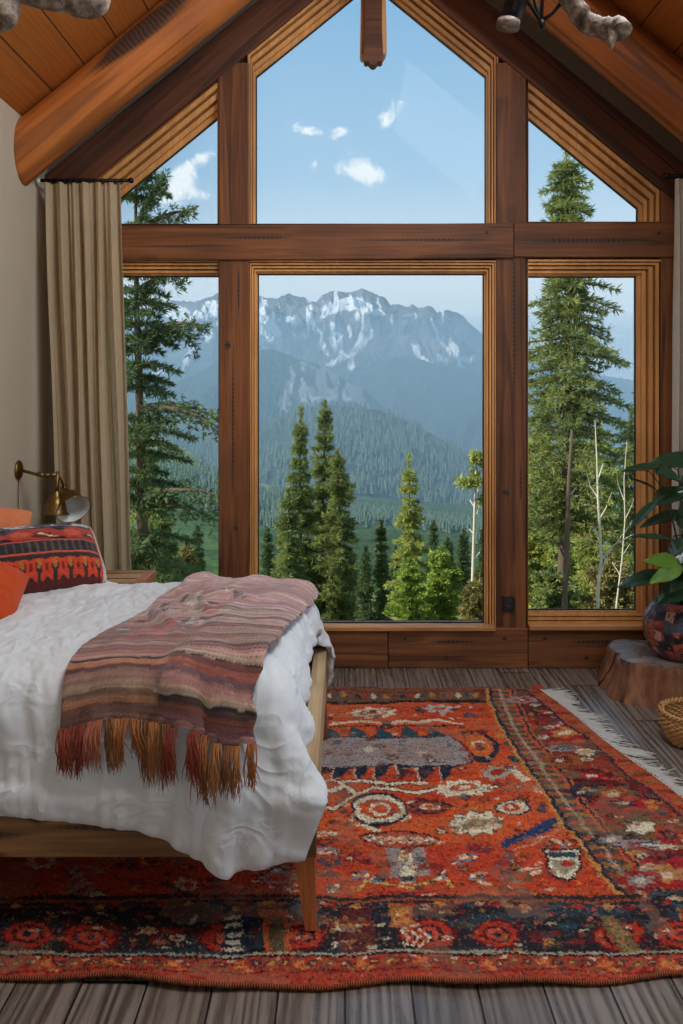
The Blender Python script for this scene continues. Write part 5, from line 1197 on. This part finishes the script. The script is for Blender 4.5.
p.poly([(392, 908), (414, 908), (416, 934), (392, 934)], (190, 104, 56), .8); p.ell(403, 921, 8, 9, GOLD, .9, 0, .3, 4)
for k in range(3):
    p.line([(404+k*8, 936), (412+k*8, 944), (404+k*8, 954)], 2.2, CREAM, .85)
p.poly([(596, 918), (612, 918), (650, 966), (628, 966)], OLIVE); p.poly([(602, 922), (610, 922), (640, 962), (630, 962)], (150, 120, 74)); 
p.poly([(340, 912), (372, 912), (376, 958), (340, 958)], (110, 40, 40), .7); p.line([(322, 928), (380, 929)], 1.6, GOLD, .7)
for k in range(520):
    x = rr.uniform(-400, 800); y = rr.uniform(906, 955); p.ell(x, y, rr.uniform(1.5, 6), rr.uniform(.8, 2.2), rr.choice([GOLD, TEAL, CREAM, CRIM, RED, OLIVE, (200, 90, 50)]), .6, rr.choice([0, .45]))
for k in range(42): p.ell(-400+k*28, 909, 6, 2.4, [GOLD, TEAL, RED][k % 3], .8)
p.put((py > 956.5) & (py < 959), CREAM, .45); p.put(py > 959, (176, 62, 36)); p.put((py > 959) & (py < 961), DARK); p.put((py > 975) & (py < 977), DRED)
for k in range(80):
    x = -400+k*15.5; p.ell(x, 967.5, 6.2, 3.6, [(60, 50, 54), (214, 120, 54), NAVY, OLIVE][k % 4], .8, 0, .2, 4); p.ell(x, 967.5, 2.4, 1.4, GOLD); p.ell(x+8, 973+(k % 3)-1, 5.5, 1.8, [OLIVE, DRED, (70, 60, 60), GOLD][(k*3) % 4], .7); p.ell(x+rr.uniform(0, 14), 963, 3, 1.4, [TEAL, CREAM, DARK][k % 3], .6)
# wear, abrash and knots
kn_ = T3[ki, kj]; gyr = p.c.mean(1, keepdims=True)
p.c = p.c*.95+gyr*.05; sp_ = (kn_ > .90)[:, None]; p.c = np.where(sp_, p.c*.45+np.array(lin((150, 120, 96)))*.55*vnoise(x_*60, y_*60, 4)[:, None]*1.4, p.c); sp2 = (kn_ < .07)[:, None]; p.c = np.where(sp2, p.c*.4, p.c)
col = p.c*(1+.24*T1[kj, ki]+.10*rngn+.45*(q2-.5)+.30*(q1-.5))[:, None]
wear = (fbm(x_*7, y_*9, 4, 110) > .63)[:, None]; col = np.where(wear, col*.72+np.array(lin((160, 120, 96)))*.28, col)
col = np.clip(col, 0, 1)
rug = empty('patterned_rug', (0, 3.6, 0), 'worn red and orange hand-knotted rug with medallions and dark border under the bed', 'rug')
G3 = np.stack([Xg, Yg, Zg], -1)
# top surface plus an underside, closed at the rim
V = np.concatenate([G3.reshape(-1, 3)]); f = grid_faces(ny, nx)[:, ::-1]
rim = np.concatenate([np.arange(nx), np.arange(1, ny)*nx+nx-1, (ny-1)*nx+np.arange(nx-1)[::-1], np.arange(1, ny-1)[::-1]*nx]); low = V[rim].copy(); low[:, 2] = np.maximum(low[:, 2]-.013, .001)
k0 = len(V); r2 = np.roll(np.arange(len(rim)), -1); fr = np.stack([rim, k0+np.arange(len(rim)), k0+r2, np.roll(rim, -1)], 1)
o = mesh_obj('pile', np.concatenate([V, low]), np.concatenate([f, fr]), M['rug'], rug); setcol(o.data, np.concatenate([col, col[rim]]))
# overcast edges: a thick whipped cord with visible turns
b = MB(); pts = []; rs = []
for k in range(0, nx, 2): pts.append((Xg[0, k], Yg[0, k]-.004, Zg[0, k]-.003)); rs.append(.0066+.0006*math.sin(k*1.6))
b.tube(pts, rs, 8); eb = b.build('edge_binding', M['binding'], rug, True)
b = MB(); b.tube([(Xg[-1, k], Yg[-1, k]+.003, Zg[-1, k]-.003) for k in range(0, nx, 6)], .007, 6); b.build('edge_binding', M['binding'], rug, True)
b = MB(); rng = np.random.default_rng(4)
for k in range(760):
    t = rng.uniform(0, 1) if k > 30 else rng.uniform(.93, 1); i = int(t*(ny-1)); x0 = Xg[i, -1]-.012; y0 = Yg[i, -1]; L = rng.uniform(.07, .15)*(1.0+.35*math.sin(t*40)*.5); a = rng.normal(-.45, .28)+.25*math.sin(t*70)
    dx_, dy_ = math.cos(a), math.sin(a); c = rng.uniform(-.4, .4)
    b.tube([(x0+dx_*L*s+c*L*s*s*-dy_, y0+dy_*L*s+c*L*s*s*dx_, .012-.006*min(1, s*2)+.002*rng.uniform(0, 1)) for s in (0, .3, .6, 1)], [.0042, .004, .0034, .0016], 4, False)
o = b.build('fringe', M['fringe_white'], rug, True); o['kind'] = 'stuff'
b = MB()
for k in range(14):
    a = rng.uniform(1.2, 2.6); L = rng.uniform(.02, .05); x0, y0 = 1.115+rng.uniform(-.02, .01), 4.87
    b.tube([(x0, y0, .016), (x0+math.cos(a)*L*.5, y0+math.sin(a)*L*.5, .03), (x0+math.cos(a)*L, y0+math.sin(a)*L, .018)], [.004, .004, .002], 4, False)
b.build('corner_tuft', M['rust'], rug, True)

# ================================================================ pillows
def pillow(name, loc, rot, w, h, t, mat, label, cat='pillow', paintf=None, n=70, crease=.012, seed=1, pinch=.10):
    u = np.linspace(-1, 1, n); A, B = np.meshgrid(np.sin(u*PI/2), np.sin(u*PI/2))
    e = np.clip(1-np.abs(A)**3.2, 0, 1)**.5*np.clip(1-np.abs(B)**2.2, 0, 1)**.5
    co_ = 1-.07*(A*A*B*B)**1.6; px_ = co_*A*(w/2)*(1-pinch*.5*(1-B**2)*np.abs(A)**2); pz_ = co_*B*(h/2)*(1-pinch*.5*(1-A**2)*np.abs(B)**2)
    cr = crease*(fbm((A+2)*3.2, (B+2)*3.2, 4, seed, True)-.4)*e
    V = np.concatenate([np.stack([px_, -(e*t/2+cr), pz_], -1).reshape(-1, 3), np.stack([px_, e*t/2, pz_], -1).reshape(-1, 3)])
    f = grid_faces(n, n); o = mesh_obj(name, V, np.concatenate([f[:, ::-1], f+n*n]), None, smooth=True)
    bm = bmesh.new(); bm.from_mesh(o.data); 
    if paintf is None: bmesh.ops.remove_doubles(bm, verts=bm.verts, dist=1e-4); bmesh.ops.recalc_face_normals(bm, faces=bm.faces)
    bm.to_mesh(o.data); bm.free()
    o.data.polygons.foreach_set('use_smooth', np.ones(len(o.data.polygons), bool))
    o.data.materials.append(M[mat])
    if paintf is not None: c = paintf(A.ravel(), B.ravel()); setcol(o.data, np.concatenate([c, c]))
    o.location = loc; o.rotation_euler = rot
    return tag(o, label, cat)
def kilim_paint(a, b):
    b = np.interp(b, [-1, -.55, .0, .60, 1], [-.84, -.60, -.14, .86, 1])
    q = Paint(a, b, (44, 36, 40)); n1 = fbm((a+2)*12, (b+2)*30, 3, 201); n2 = fbm((a+2)*40, (b+2)*40, 2, 202)
    # top: pale strip with dark oval; body: big red lozenges on dark; two bars; row of red figures
    q.put(b > .80, (186, 184, 190)); q.put((b > .8) & (n1 > .55), (60, 60, 72)); q.ell(.25, .9, .12, .07, (52, 50, 62)); q.ell(.55, .9, .1, .05, (70, 66, 80)); q.put((b > .77) & (b < .81), (40, 34, 40))
    for cx in (-.55, .15, .80):
        q.poly([(cx-.42, .30), (cx-.2, .74), (cx+.18, .70), (cx+.38, .18), (cx+.1, -.02), (cx-.3, -.02)], (164, 58, 44)); q.poly([(cx-.1, .1), (cx, .42), (cx+.16, .30), (cx+.22, .02)], (96, 40, 38)); q.ell(cx-.2, .34, .12, .2, (192, 84, 60))
        for k in range(4): q.ell(cx+.04+k*.055, .30-k*.07, .035, .05, [(214, 190, 150), (190, 140, 80)][k % 2])
        q.poly([(cx+.34, .7), (cx+.46, .72), (cx+.54, .1), (cx+.42, .06)], (66, 74, 92))
    q.put((b < -.04) & (b > -.10), (190, 84, 68)); q.put((b <= -.10) & (b > -.38), (48, 42, 44)); q.put((b <= -.10) & (b > -.38) & (np.sin(a*70) > .5), (84, 72, 66)); q.put((b <= -.38) & (b > -.43), (190, 84, 68)); q.put((b <= -.43), (54, 44, 42))
    for k in range(11):
        x = -.95+k*.19; q.ell(x, -.66, .07, .13, (196, 66, 40), 1, 0, .3, 4); q.ell(x+.095, -.60, .03, .08, (176, 104, 50)); q.ell(x, -.66, .02, .05, (120, 36, 34))
    q.put(b < -.80, (96, 36, 34)); q.put((a > .93), (186, 180, 176)); q.put((a > .90) & (a < .93), (190, 60, 44))
    return np.clip(q.c*(1+.5*(n2-.5)+.3*(n1-.5)+np.random.default_rng(6).normal(0, .10, len(a)))[:, None], 0, 1)
pillow('kilim_pillow', (-1.50, 3.95, .925), (math.radians(-50), math.radians(0), math.radians(34)), .76, .38, .26, 'kilim', 'oblong red and black woven kilim pillow with two dark bars, resting on the duvet', paintf=kilim_paint, n=170, seed=3)
pillow('orange_pillow', (-1.545, 3.54, .885), (math.radians(-50), math.radians(24), math.radians(20)), .40, .34, .20, 'rust', 'burnt orange pillow in front of the kilim pillow at the left edge', seed=5, crease=.02)
pillow('peach_pillow', (-1.69, 4.10, .97), (math.radians(-16), math.radians(10), math.radians(18)), .30, .40, .16, 'peach', 'plain peach coloured pillow standing behind the kilim pillow', seed=7)

# ================================================================ wall lamp with two shades
LY = 4.86
pl = Vector((XL, LY, EYE+(VY-470)/F*LY))
lamp = empty('wall_lamp', pl, 'aged brass swing-arm wall lamp with two bell shades above the pillows', 'wall lamp')
b = MB(); b.lathe([(.001, 0), (.052, 0), (.056, .006), (.05, .013), (.036, .018), (.02, .021), (.001, .022)], pl, 32, (1, 0, 0)); b.build('wall_plate', M['brass'], lamp, True)
def lp(x, y, dy_=0.0): return P(x, y, LY+dy_)
b = MB(); j1 = lp(58, 474.5); b.tube([pl+Vector((.015, 0, 0)), lp(36, 474.3), lp(38, 474.5)], [.009, .009, .009], 10); b.tube([lp(37, 474.3), lp(44, 475.2)], .013, 10); b.tube([lp(43, 475), j1], .007, 10)
b.lathe([(.001, -.016), (.013, -.012), (.014, .012), (.001, .016)], lp(47, 475.2), 14, (1, 0, 0)); b.lathe([(.001, -.016), (.012, -.01), (.012, .01), (.001, .016)], lp(53, 475), 14, (1, 0, 0)); b.build('arm', M['brass'], lamp, True)
b = MB(); b.tube([lp(57.5, 471.5), lp(57, 484), lp(56.5, 493)], [.008, .013, .014], 12); b.build('socket', M['brass'], lamp, True)
def bell(name, apex, ax, s=1.0):
    prof = [(.016, 0), (.019, .006), (.022, .02), (.034, .034), (.048, .052), (.056, .074), (.060, .098), (.064, .116), (.074, .126), (.077, .130)]
    o_ = MB().lathe([(r*s, h*s) for r, h in prof], apex, 40, ax).build(name, M['brass'], lamp, True)
    MB().lathe([(r*s-.002, h*s+.001) for r, h in prof], apex, 40, ax).build('shade_lining', M['lampwhite'], o_, True)
    b_ = MB(); b_.lathe([(.077*s+.0025*math.cos(t), .130*s+.0025*math.sin(t)) for t in np.linspace(0, 2*PI, 9)], apex, 40, ax); b_.build('rim', M['brass'], o_, True); return o_
bell('lamp_shade', lp(56.5, 491), (-.04, -.05, -1))
# second head on a short joint behind the first
k2 = lp(64, 489, .10); b = MB(); b.tube([j1, lp(62, 482, .05), k2], .007, 10); b.lathe([(.001, -.02), (.016, -.016), (.022, 0), (.016, .016), (.001, .02)], k2, 20, (0, 1, 0)); b.build('joint', M['brass'], lamp, True)
bell('lamp_shade', k2+Vector((.005, -.015, -.005)), (.52, -.60, -.58), 1.28)
b = MB(); b.tube([pl+Vector((.004, 0, -.05)), pl+Vector((.012, -.02, -.2)), pl+Vector((.01, -.05, -.5)), pl+Vector((.01, -.05, -.8))], .003, 6); b.build('cord', M['brass'], lamp, True)

# bedside table beyond the bed
nz_ = P(0, 570.5, 4.86).z; xr_ = P(138, 0, 4.50).x
ns = empty('bedside_table', (-1.42, 4.66, 0), 'small wooden bedside table with a pale top between bed and curtain', 'bedside table')
MB().box(-1.76, xr_-.04, 4.44, 4.88, nz_-.045, nz_, .006).build('table_top', M['bedwood'], ns)
MB().box(xr_-.045, xr_+.01, 4.44, 4.88, nz_-.055, nz_-.001, .006).build('end_rail', M['legwood'], ns)
for x in (-1.73, xr_-.07):
    for y in (4.47, 4.85): MB().box(x-.02, x+.02, y-.02, y+.02, 0, nz_-.045, .004).build('leg', M['legwood'], ns)

# ================================================================ stump, pot, plant, basket
sx, sy = 1.86, 4.93
def stw(t, h): return 1+.07*math.sin(3*t+1)+.05*math.sin(5*t+2.4)+.03*math.sin(9*t+h*3)+.012*noise.noise(Vector((math.cos(t)*6, math.sin(t)*6, h*9)))*3
b = MB(); SH = .205
prof = [(.43, 0), (.425, .02), (.41, .05), (.395, .09), (.383, .13), (.376, .16), (.372, SH-.012), (.362, SH-.002), (.352, SH)]
b.lathe([(r*.88, h) for r, h in prof], (0, 0, 0), 120, None, lambda t, h: (stw(t, h)+ (.07*max(0, math.cos(t-3.5))*(1-h/SH) if h < SH else 0))*(.85+.15*abs(math.cos(t))))
st = mesh_obj('stump_table', [(min(x+sx, 2.185), y+sy, z) for x, y, z in b.v], b.f, M['stump'], None, True); rebase(st, (sx, sy, 0))
b = MB(); b.lathe([(.352*.88, SH), (.2, SH+.001), (.1, SH+.001), (.001, SH+.001)], (0, 0, 0), 120, None, lambda t, h: stw(t, SH)*(.85+.15*abs(math.cos(t))))
mesh_obj('cut_top', [(min(x+sx, 2.185), y+sy, z) for x, y, z in b.v], b.f, wood('stump_cut_top', (120, 108, 96), (168, 156, 144), (60, 50, 44), grain=10, rough=.3, knots=0, cracks=.5, stretch=1.0, spec=.7), st)
tag(st, 'reddish brown tree stump table under the plant pot by the right window', 'stump table')
pc = Vector((1.925, 4.86, SH+.002)); 
m, g = new_mat('patchwork_glaze'); tc = g.n('ShaderNodeTexCoord', out=3); spx = g.n('ShaderNodeSeparateXYZ', {0: tc}, out=None)
an = g.m('MULTIPLY', g.m('ARCTAN2', spx.outputs[1], spx.outputs[0]), 3.5); hh = g.m('MULTIPLY', spx.outputs[2], 19.0)
wn = g.n('ShaderNodeTexNoise', {'Vector': tc, 'Scale': 9.0, 'Detail': 4.0}, out=0); an2 = g.m('ADD', an, g.m('MULTIPLY', wn, 1.1)); hh2 = g.m('ADD', hh, g.m('MULTIPLY', wn, 1.3))
wv = g.n('ShaderNodeTexWhiteNoise', {'Vector': g.n('ShaderNodeCombineXYZ', {0: g.m('FLOOR', an2), 1: g.m('FLOOR', hh2), 2: 0.0})}, out=0, noise_dimensions='3D')
c = g.ramp(wv, [(0, L4((36, 42, 58))), (.22, L4((186, 92, 72))), (.38, L4((64, 78, 96))), (.52, L4((30, 30, 36))), (.66, L4((202, 150, 130))), (.78, L4((150, 60, 48))), (.9, L4((128, 128, 124)))], 'CONSTANT')
n3 = g.n('ShaderNodeTexNoise', {'Vector': tc, 'Scale': 45.0, 'Detail': 5.0}, out=0); c = g.mix(g.sstep(n3, .52, .64), c, L4((44, 44, 54))); n4 = g.n('ShaderNodeTexNoise', {'Vector': tc, 'Scale': 24.0, 'Detail': 4.0}, out=0); c = g.mix(g.m('MULTIPLY', g.sstep(n4, .56, .66), .8), c, L4((196, 112, 84)))
grd = g.m('MINIMUM', g.m('FRACT', an2), g.m('FRACT', hh2)); c = g.mix(g.m('SUBTRACT', 1.0, g.sstep(grd, .05, .12)), c, L4((92, 60, 56)))
finish(g, pbsdf(g, c, .42, 0, bumpn(g, n3, .4, .004), .5))
pot = empty('patchwork_pot', pc, 'round pot glazed in dark blue and terracotta patches standing on the stump', 'plant pot')
b = MB(); b.lathe([(.001, 0), (.125, 0), (.135, .008), (.178, .05), (.208, .12), (.214, .18), (.200, .24), (.170, .285), (.150, .30), (.146, .308), (.150, .318), (.140, .322), (.132, .312), (.130, .29)], pc, 56); b.build('pot_body', m, pot, True)
b = MB(); b.lathe([(.001, .285), (.134, .288)], pc, 30); b.build('soil', plain('potting_soil', (48, 36, 28), .95, var=.4, scale=60), pot)
def leafm(name, c0, c1, rough):
    m, g = new_mat(name); tc = g.n('ShaderNodeTexCoord', out=3); nz = g.n('ShaderNodeTexNoise', {'Vector': tc, 'Scale': 9.0, 'Detail': 3.0}, out=0)
    c = g.mix(nz, L4(c0), L4(c1)); s = pbsdf(g, c, rough, 0, bumpn(g, nz, .2, .004), .6); tr = g.n('ShaderNodeBsdfTranslucent', {'Color': c}); finish(g, g.n('ShaderNodeMixShader', {0: .18, 1: s, 2: tr})); return m
M['leaf_dk'] = leafm('dark_glossy_leaf', (34, 62, 46), (54, 88, 58), .2); M['leaf_lt'] = leafm('young_green_leaf', (86, 132, 40), (122, 164, 58), .35)
plant = empty('potted_plant', pc+Vector((0, 0, .29)), 'leafy green houseplant with broad glossy leaves growing from the patchwork pot', 'plant')
b = MB(); stems = []
for (x, y, dy_) in ((678, 470, .02), (690, 440, .05), (668, 500, -.04), (700, 480, 0)):
    a0 = pc+Vector((0, 0, .28)); a2 = P(x, y, 4.86+dy_); a1 = a0.lerp(a2, .5)+Vector((.03, 0, 0)); b.tube([a0, a1, a2], [.009, .007, .004], 7); stems.append((a0, a1, a2))
b.build('stem', M['leaf_dk'], plant, True)
def leaf(base, tip, wid, mat, nrm=(0, 0, 1), curl=.14, fold=.22, att=None):
    base = Vector(base); tip = Vector(tip); d = tip-base; L = d.length; X = d.normalized(); N_ = Vector(nrm); N_ = (N_-X*N_.dot(X)).normalized(); S = X.cross(N_)
    nl, nw = 16, 8; vs = []
    for i in range(nl+1):
        t = i/nl; w = wid*(math.sin(PI*min(1, t**.82))**.75)*(1-.25*t)
        for j in range(nw+1):
            s = -1+2*j/nw; z = -curl*L*(t-.15)**2+fold*wid*abs(s)*(math.sin(PI*t)**.5 if 0 < t < 1 else 0)+.05*wid*math.sin(t*14+s*3)*abs(s)
            p_ = base+X*(L*t)+S*(w*s)+N_*z; vs.append(p_)
    top = [v+N_*.0012 for v in vs]; bot = [v-N_*.0012 for v in vs]; m_ = (nl+1)*(nw+1)
    fc = grid_faces(nl+1, nw+1); fcs = np.concatenate([fc, fc[:, ::-1]+m_])
    o = mesh_obj('leaf', np.array([tuple(v) for v in top+bot]), fcs, M[mat], plant, True)
    if mat == 'leaf_lt': o['label'] = 'bright green young leaf'
    if att is not None:
        b_ = MB(); b_.tube([att, (Vector(att)+base)/2+Vector((0, 0, .012)), base+X*.01], .0032, 5, False); b_.build('leaf_stalk', M['leaf_dk'], o, True)
    return o
LV = [  # base px, tip px, half width m, depth, material, normal, attach
 ((664, 467), (622, 468), .034, 4.66, 'leaf_dk', (.1, -.45, 1)), ((700, 462), (652, 459), .050, 4.72, 'leaf_dk', (.1, -.9, .7)), ((655, 470), (680, 480), .05, 4.62, 'leaf_dk', (.2, -.7, .9)),
 ((658, 491), (632, 476), .020, 4.7, 'leaf_dk', (-.5, -.5, 1)), ((658, 500), (624, 532), .030, 4.62, 'leaf_dk', (-.7, -.5, .9)), ((652, 502), (690, 488), .050, 4.66, 'leaf_dk', (0, -.9, .8)), ((686, 512), (640, 524), .040, 4.85, 'leaf_dk', (0, -.6, 1)),
 ((674, 540), (630, 533), .028, 4.6, 'leaf_dk', (0, -.35, 1)), ((676, 520), (705, 530), .05, 4.7, 'leaf_dk', (0, -.8, .7)), ((668, 574), (618, 584), .046, 4.66, 'leaf_dk', (-.2, -.75, .9)),
 ((678, 562), (646, 560), .042, 4.60, 'leaf_lt', (0, -.9, .6)), ((682, 566), (650, 582), .040, 4.56, 'leaf_lt', (-.2, -.95, .5)), ((690, 540), (668, 566), .060, 4.66, 'leaf_dk', (-.4, -1, .3)), ((684, 548), (700, 590), .055, 4.64, 'leaf_dk', (0, -1, .4)),
 ((690, 585), (656, 602), .06, 4.62, 'leaf_dk', (-.3, -.8, .8)), ((700, 500), (676, 520), .05, 4.8, 'leaf_dk', (0, -1, .4)), ((690, 572), (668, 596), .05, 4.72, 'leaf_dk', (-.3, -.9, .5)), ((700, 470), (678, 500), .055, 4.9, 'leaf_dk', (-.2, -1, .3)),
 ((705, 520), (682, 545), .06, 4.86, 'leaf_dk', (-.2, -1, .3)), ((686, 460), (706, 440), .06, 4.8, 'leaf_dk', (.2, -1, .3)), ((700, 560), (674, 590), .05, 4.84, 'leaf_dk', (0, -1, .3)), ((652, 474), (636, 464), .024, 4.74, 'leaf_dk', (0, -.6, 1))]
for (bx_, tx_, w_, Yd, mt_, nr) in LV:
    B_ = P(bx_[0], bx_[1], Yd+.06); T_ = P(tx_[0], tx_[1], Yd); best = None
    for (a0, a1, a2) in stems:
        for t in np.linspace(.1, 1, 12):
            q_ = a0*(1-t)**2+a1*2*t*(1-t)+a2*t*t; d_ = (q_-B_).length
            if q_.z < B_.z+.01 and (best is None or d_ < best[0]): best = (d_, q_)
    leaf(B_, T_, w_*1.22, mt_, nr, att=(best[1] if best else stems[0][2]))
# basket
bc = Vector((1.72, 4.16, .001)); bk = empty('wicker_basket', bc, 'round pale wicker basket on the floor in front of the stump, right edge', 'basket')
M['wicker'] = plain('wicker', (196, 150, 92), .7, var=.3, scale=50)
b = MB(); R0, R1, BH = .125, .165, .13
for k in range(13):
    t = k/12; r = R0+(R1-R0)*math.sin(t*1.9)*1.05; z_ = .008+BH*t; pts = []
    for j in range(97):
        a = 2*PI*j/96; w_ = .006*math.cos(a*24+(k % 2)*PI); pts.append(bc+Vector(((r+w_)*math.cos(a), (r+w_)*math.sin(a), z_+.002*math.sin(a*5))))
    b.tube(pts, .0062, 6, False)
b.build('woven_side', M['wicker'], bk, True)
b = MB(); 
for q_ in (0, 1):
    pts = []
    for j in range(193):
        a = 2*PI*j/192; ph = a*22+q_*PI; r = R0+(R1-R0)*math.sin(1.9)*1.05; pts.append(bc+Vector(((r+.008*math.cos(ph))*math.cos(a), (r+.008*math.cos(ph))*math.sin(a), .008+BH+.010+.008*math.sin(ph))))
    b.tube(pts, .007, 6, False)
b.build('rim', M['wicker'], bk, True)
b = MB(); b.lathe([(.001, .004), (R0, .004), (R0, .010), (.001, .010)], bc, 40); b.build('base', M['wicker'], bk)
b = MB(); a_ = 2.9; cen = bc+Vector((R1*math.cos(a_)*1.0, R1*math.sin(a_), BH+.01)); b.tube([cen+Vector((.02*math.sin(t)*.4, .032*math.cos(t), .03*max(0, math.sin(t))+.004)) for t in np.linspace(-.3, PI+.3, 12)], .006, 6); b.build('handle', M['wicker'], bk, True)

# ================================================================ antler chandelier, mostly above the view
m, g = new_mat('antler_bone'); tc = g.n('ShaderNodeTexCoord', out=3); nz = g.n('ShaderNodeTexNoise', {'Vector': tc, 'Scale': 26.0, 'Detail': 7.0, 'Roughness': .65}, out=0)
c = g.ramp(nz, [(.34, L4((48, 36, 30))), (.5, L4((112, 92, 76))), (.7, L4((178, 166, 150)))]); finish(g, pbsdf(g, c, .6, 0, bumpn(g, nz, .8, .008), .35)); M['antler'] = m
CY = 2.55; cc = P(338, -120, CY); ch = empty('antler_chandelier', cc, 'rustic chandelier of weathered antlers and black iron hanging overhead at the top edge', 'chandelier')
def antler(pts, rs, tines=()):
    b = MB(); W_ = [P(x, y, Yd) for x, y, Yd in pts]
    # smooth through the points
    A = np.array([tuple(w) for w in W_]); R_ = np.array(rs, float); A2 = refine(A[:, None, :].repeat(2, 1), 6)[:, 0, :] if len(A) > 2 else A
    t0 = np.linspace(0, 1, len(rs)); r2 = np.interp(np.linspace(0, 1, len(A2)), t0, R_)
    r2 = [r*(1+.16*noise.noise(Vector((i*.5, pts[0][0]*.1, 0)))) for i, r in enumerate(r2)]
    b.tube([tuple(a) for a in A2], r2, 12)
    for (tp_, tr) in tines:
        Wt = np.array([tuple(P(x, y, Yd)) for x, y, Yd in tp_]); T2 = refine(Wt[:, None, :].repeat(2, 1), 5)[:, 0, :]; b.tube([tuple(a) for a in T2], list(np.linspace(tr, .003, len(T2))), 8)
    return b.build('antler', M['antler'], ch, True)
antler([(-30, -40, 2.3), (20, -12, 2.25), (62, -3, 2.3), (92, 2, 2.35), (100, -14, 2.45), (112, -50, 2.5), (150, -90, 2.5)], [.02, .036, .040, .044, .034, .028, .024], [([(20, -6, 2.25), (24, -30, 2.2), (10, -60, 2.2)], .02)])
antler([(-60, -60, 2.2), (-30, -20, 2.2), (-8, 12, 2.2), (4, 16, 2.2), (10, -6, 2.25), (20, -40, 2.3)], [.03, .032, .036, .036, .030, .022])
antler([(520, -70, 2.5), (555, -20, 2.45), (572, 2, 2.4), (586, 22, 2.4), (604, 28, 2.38), (618, 29, 2.36), (621, 34, 2.35)], [.024, .028, .028, .030, .029, .034, .026], [([(612, 30, 2.36), (612, 40, 2.34), (611, 49, 2.33)], .020), ([(556, -14, 2.45), (600, -40, 2.4), (640, -60, 2.4)], .016)])
antler([(240, -110, 2.9), (330, -60, 3.0), (420, -60, 3.0), (520, -100, 2.9)], [.03, .034, .034, .02]); antler([(240, -150, 2.1), (330, -110, 2.0), (430, -110, 2.0), (520, -160, 2.1)], [.03, .034, .034, .02])
b = MB(); b.tube([P(526, -60, 2.4), P(517, 0, 2.4), P(508, 24, 2.4)], [.032, .032, .030], 18); cn = b.build('candle_arm', M['iron'], ch, True)
b = MB(); b.tube([P(508.6, 21, 2.4), P(507.6, 28, 2.4)], [.033, .034], 18); b.build('bobeche', M['antler'], cn, True)
b = MB()
for pts in ([(520, -40, 2.42), (528, 2, 2.42), (540, 20, 2.42), (543, 26, 2.42)], [(545, -30, 2.42), (542, 6, 2.42), (541, 25, 2.42)], [(600, -40, 2.42), (562, 2, 2.42), (552, 14, 2.42), (543, 20, 2.42)], [(530, -20, 2.42), (538, 14, 2.42), (544, 22, 2.42)]):
    b.tube([P(*q_) for q_ in pts], .0055, 7)
b.tube([P(541, 21, 2.42), P(542.5, 29, 2.42)], [.011, .008], 10); b.build('iron_stay', M['iron'], ch, True)
hub = P(338, -170, CY); b = MB(); b.lathe([(.001, -.12), (.04, -.1), (.055, 0), (.04, .1), (.02, .14), (.001, .15)], hub, 20); b.build('hub', M['iron'], ch, True)
b = MB()
for (x, y, Yd) in ((62, -3, 2.3), (-20, -20, 2.2), (572, 2, 2.4), (526, -60, 2.4), (330, -60, 3.0), (330, -110, 2.0), (520, -40, 2.42), (600, -40, 2.42)):
    b = MB(); e_ = P(x, y, Yd); b.tube([hub, (hub+e_)/2+Vector((0, 0, .07)), e_], .008, 7); b.build('iron_arm', M['iron'], ch, True)

b = MB(); b.tube([hub+Vector((0, 0, .1)), (hub.x, hub.y, AZ-.82*abs(hub.x-AX)-.0)], .006, 8); b.build('chain', M['iron'], ch, True)
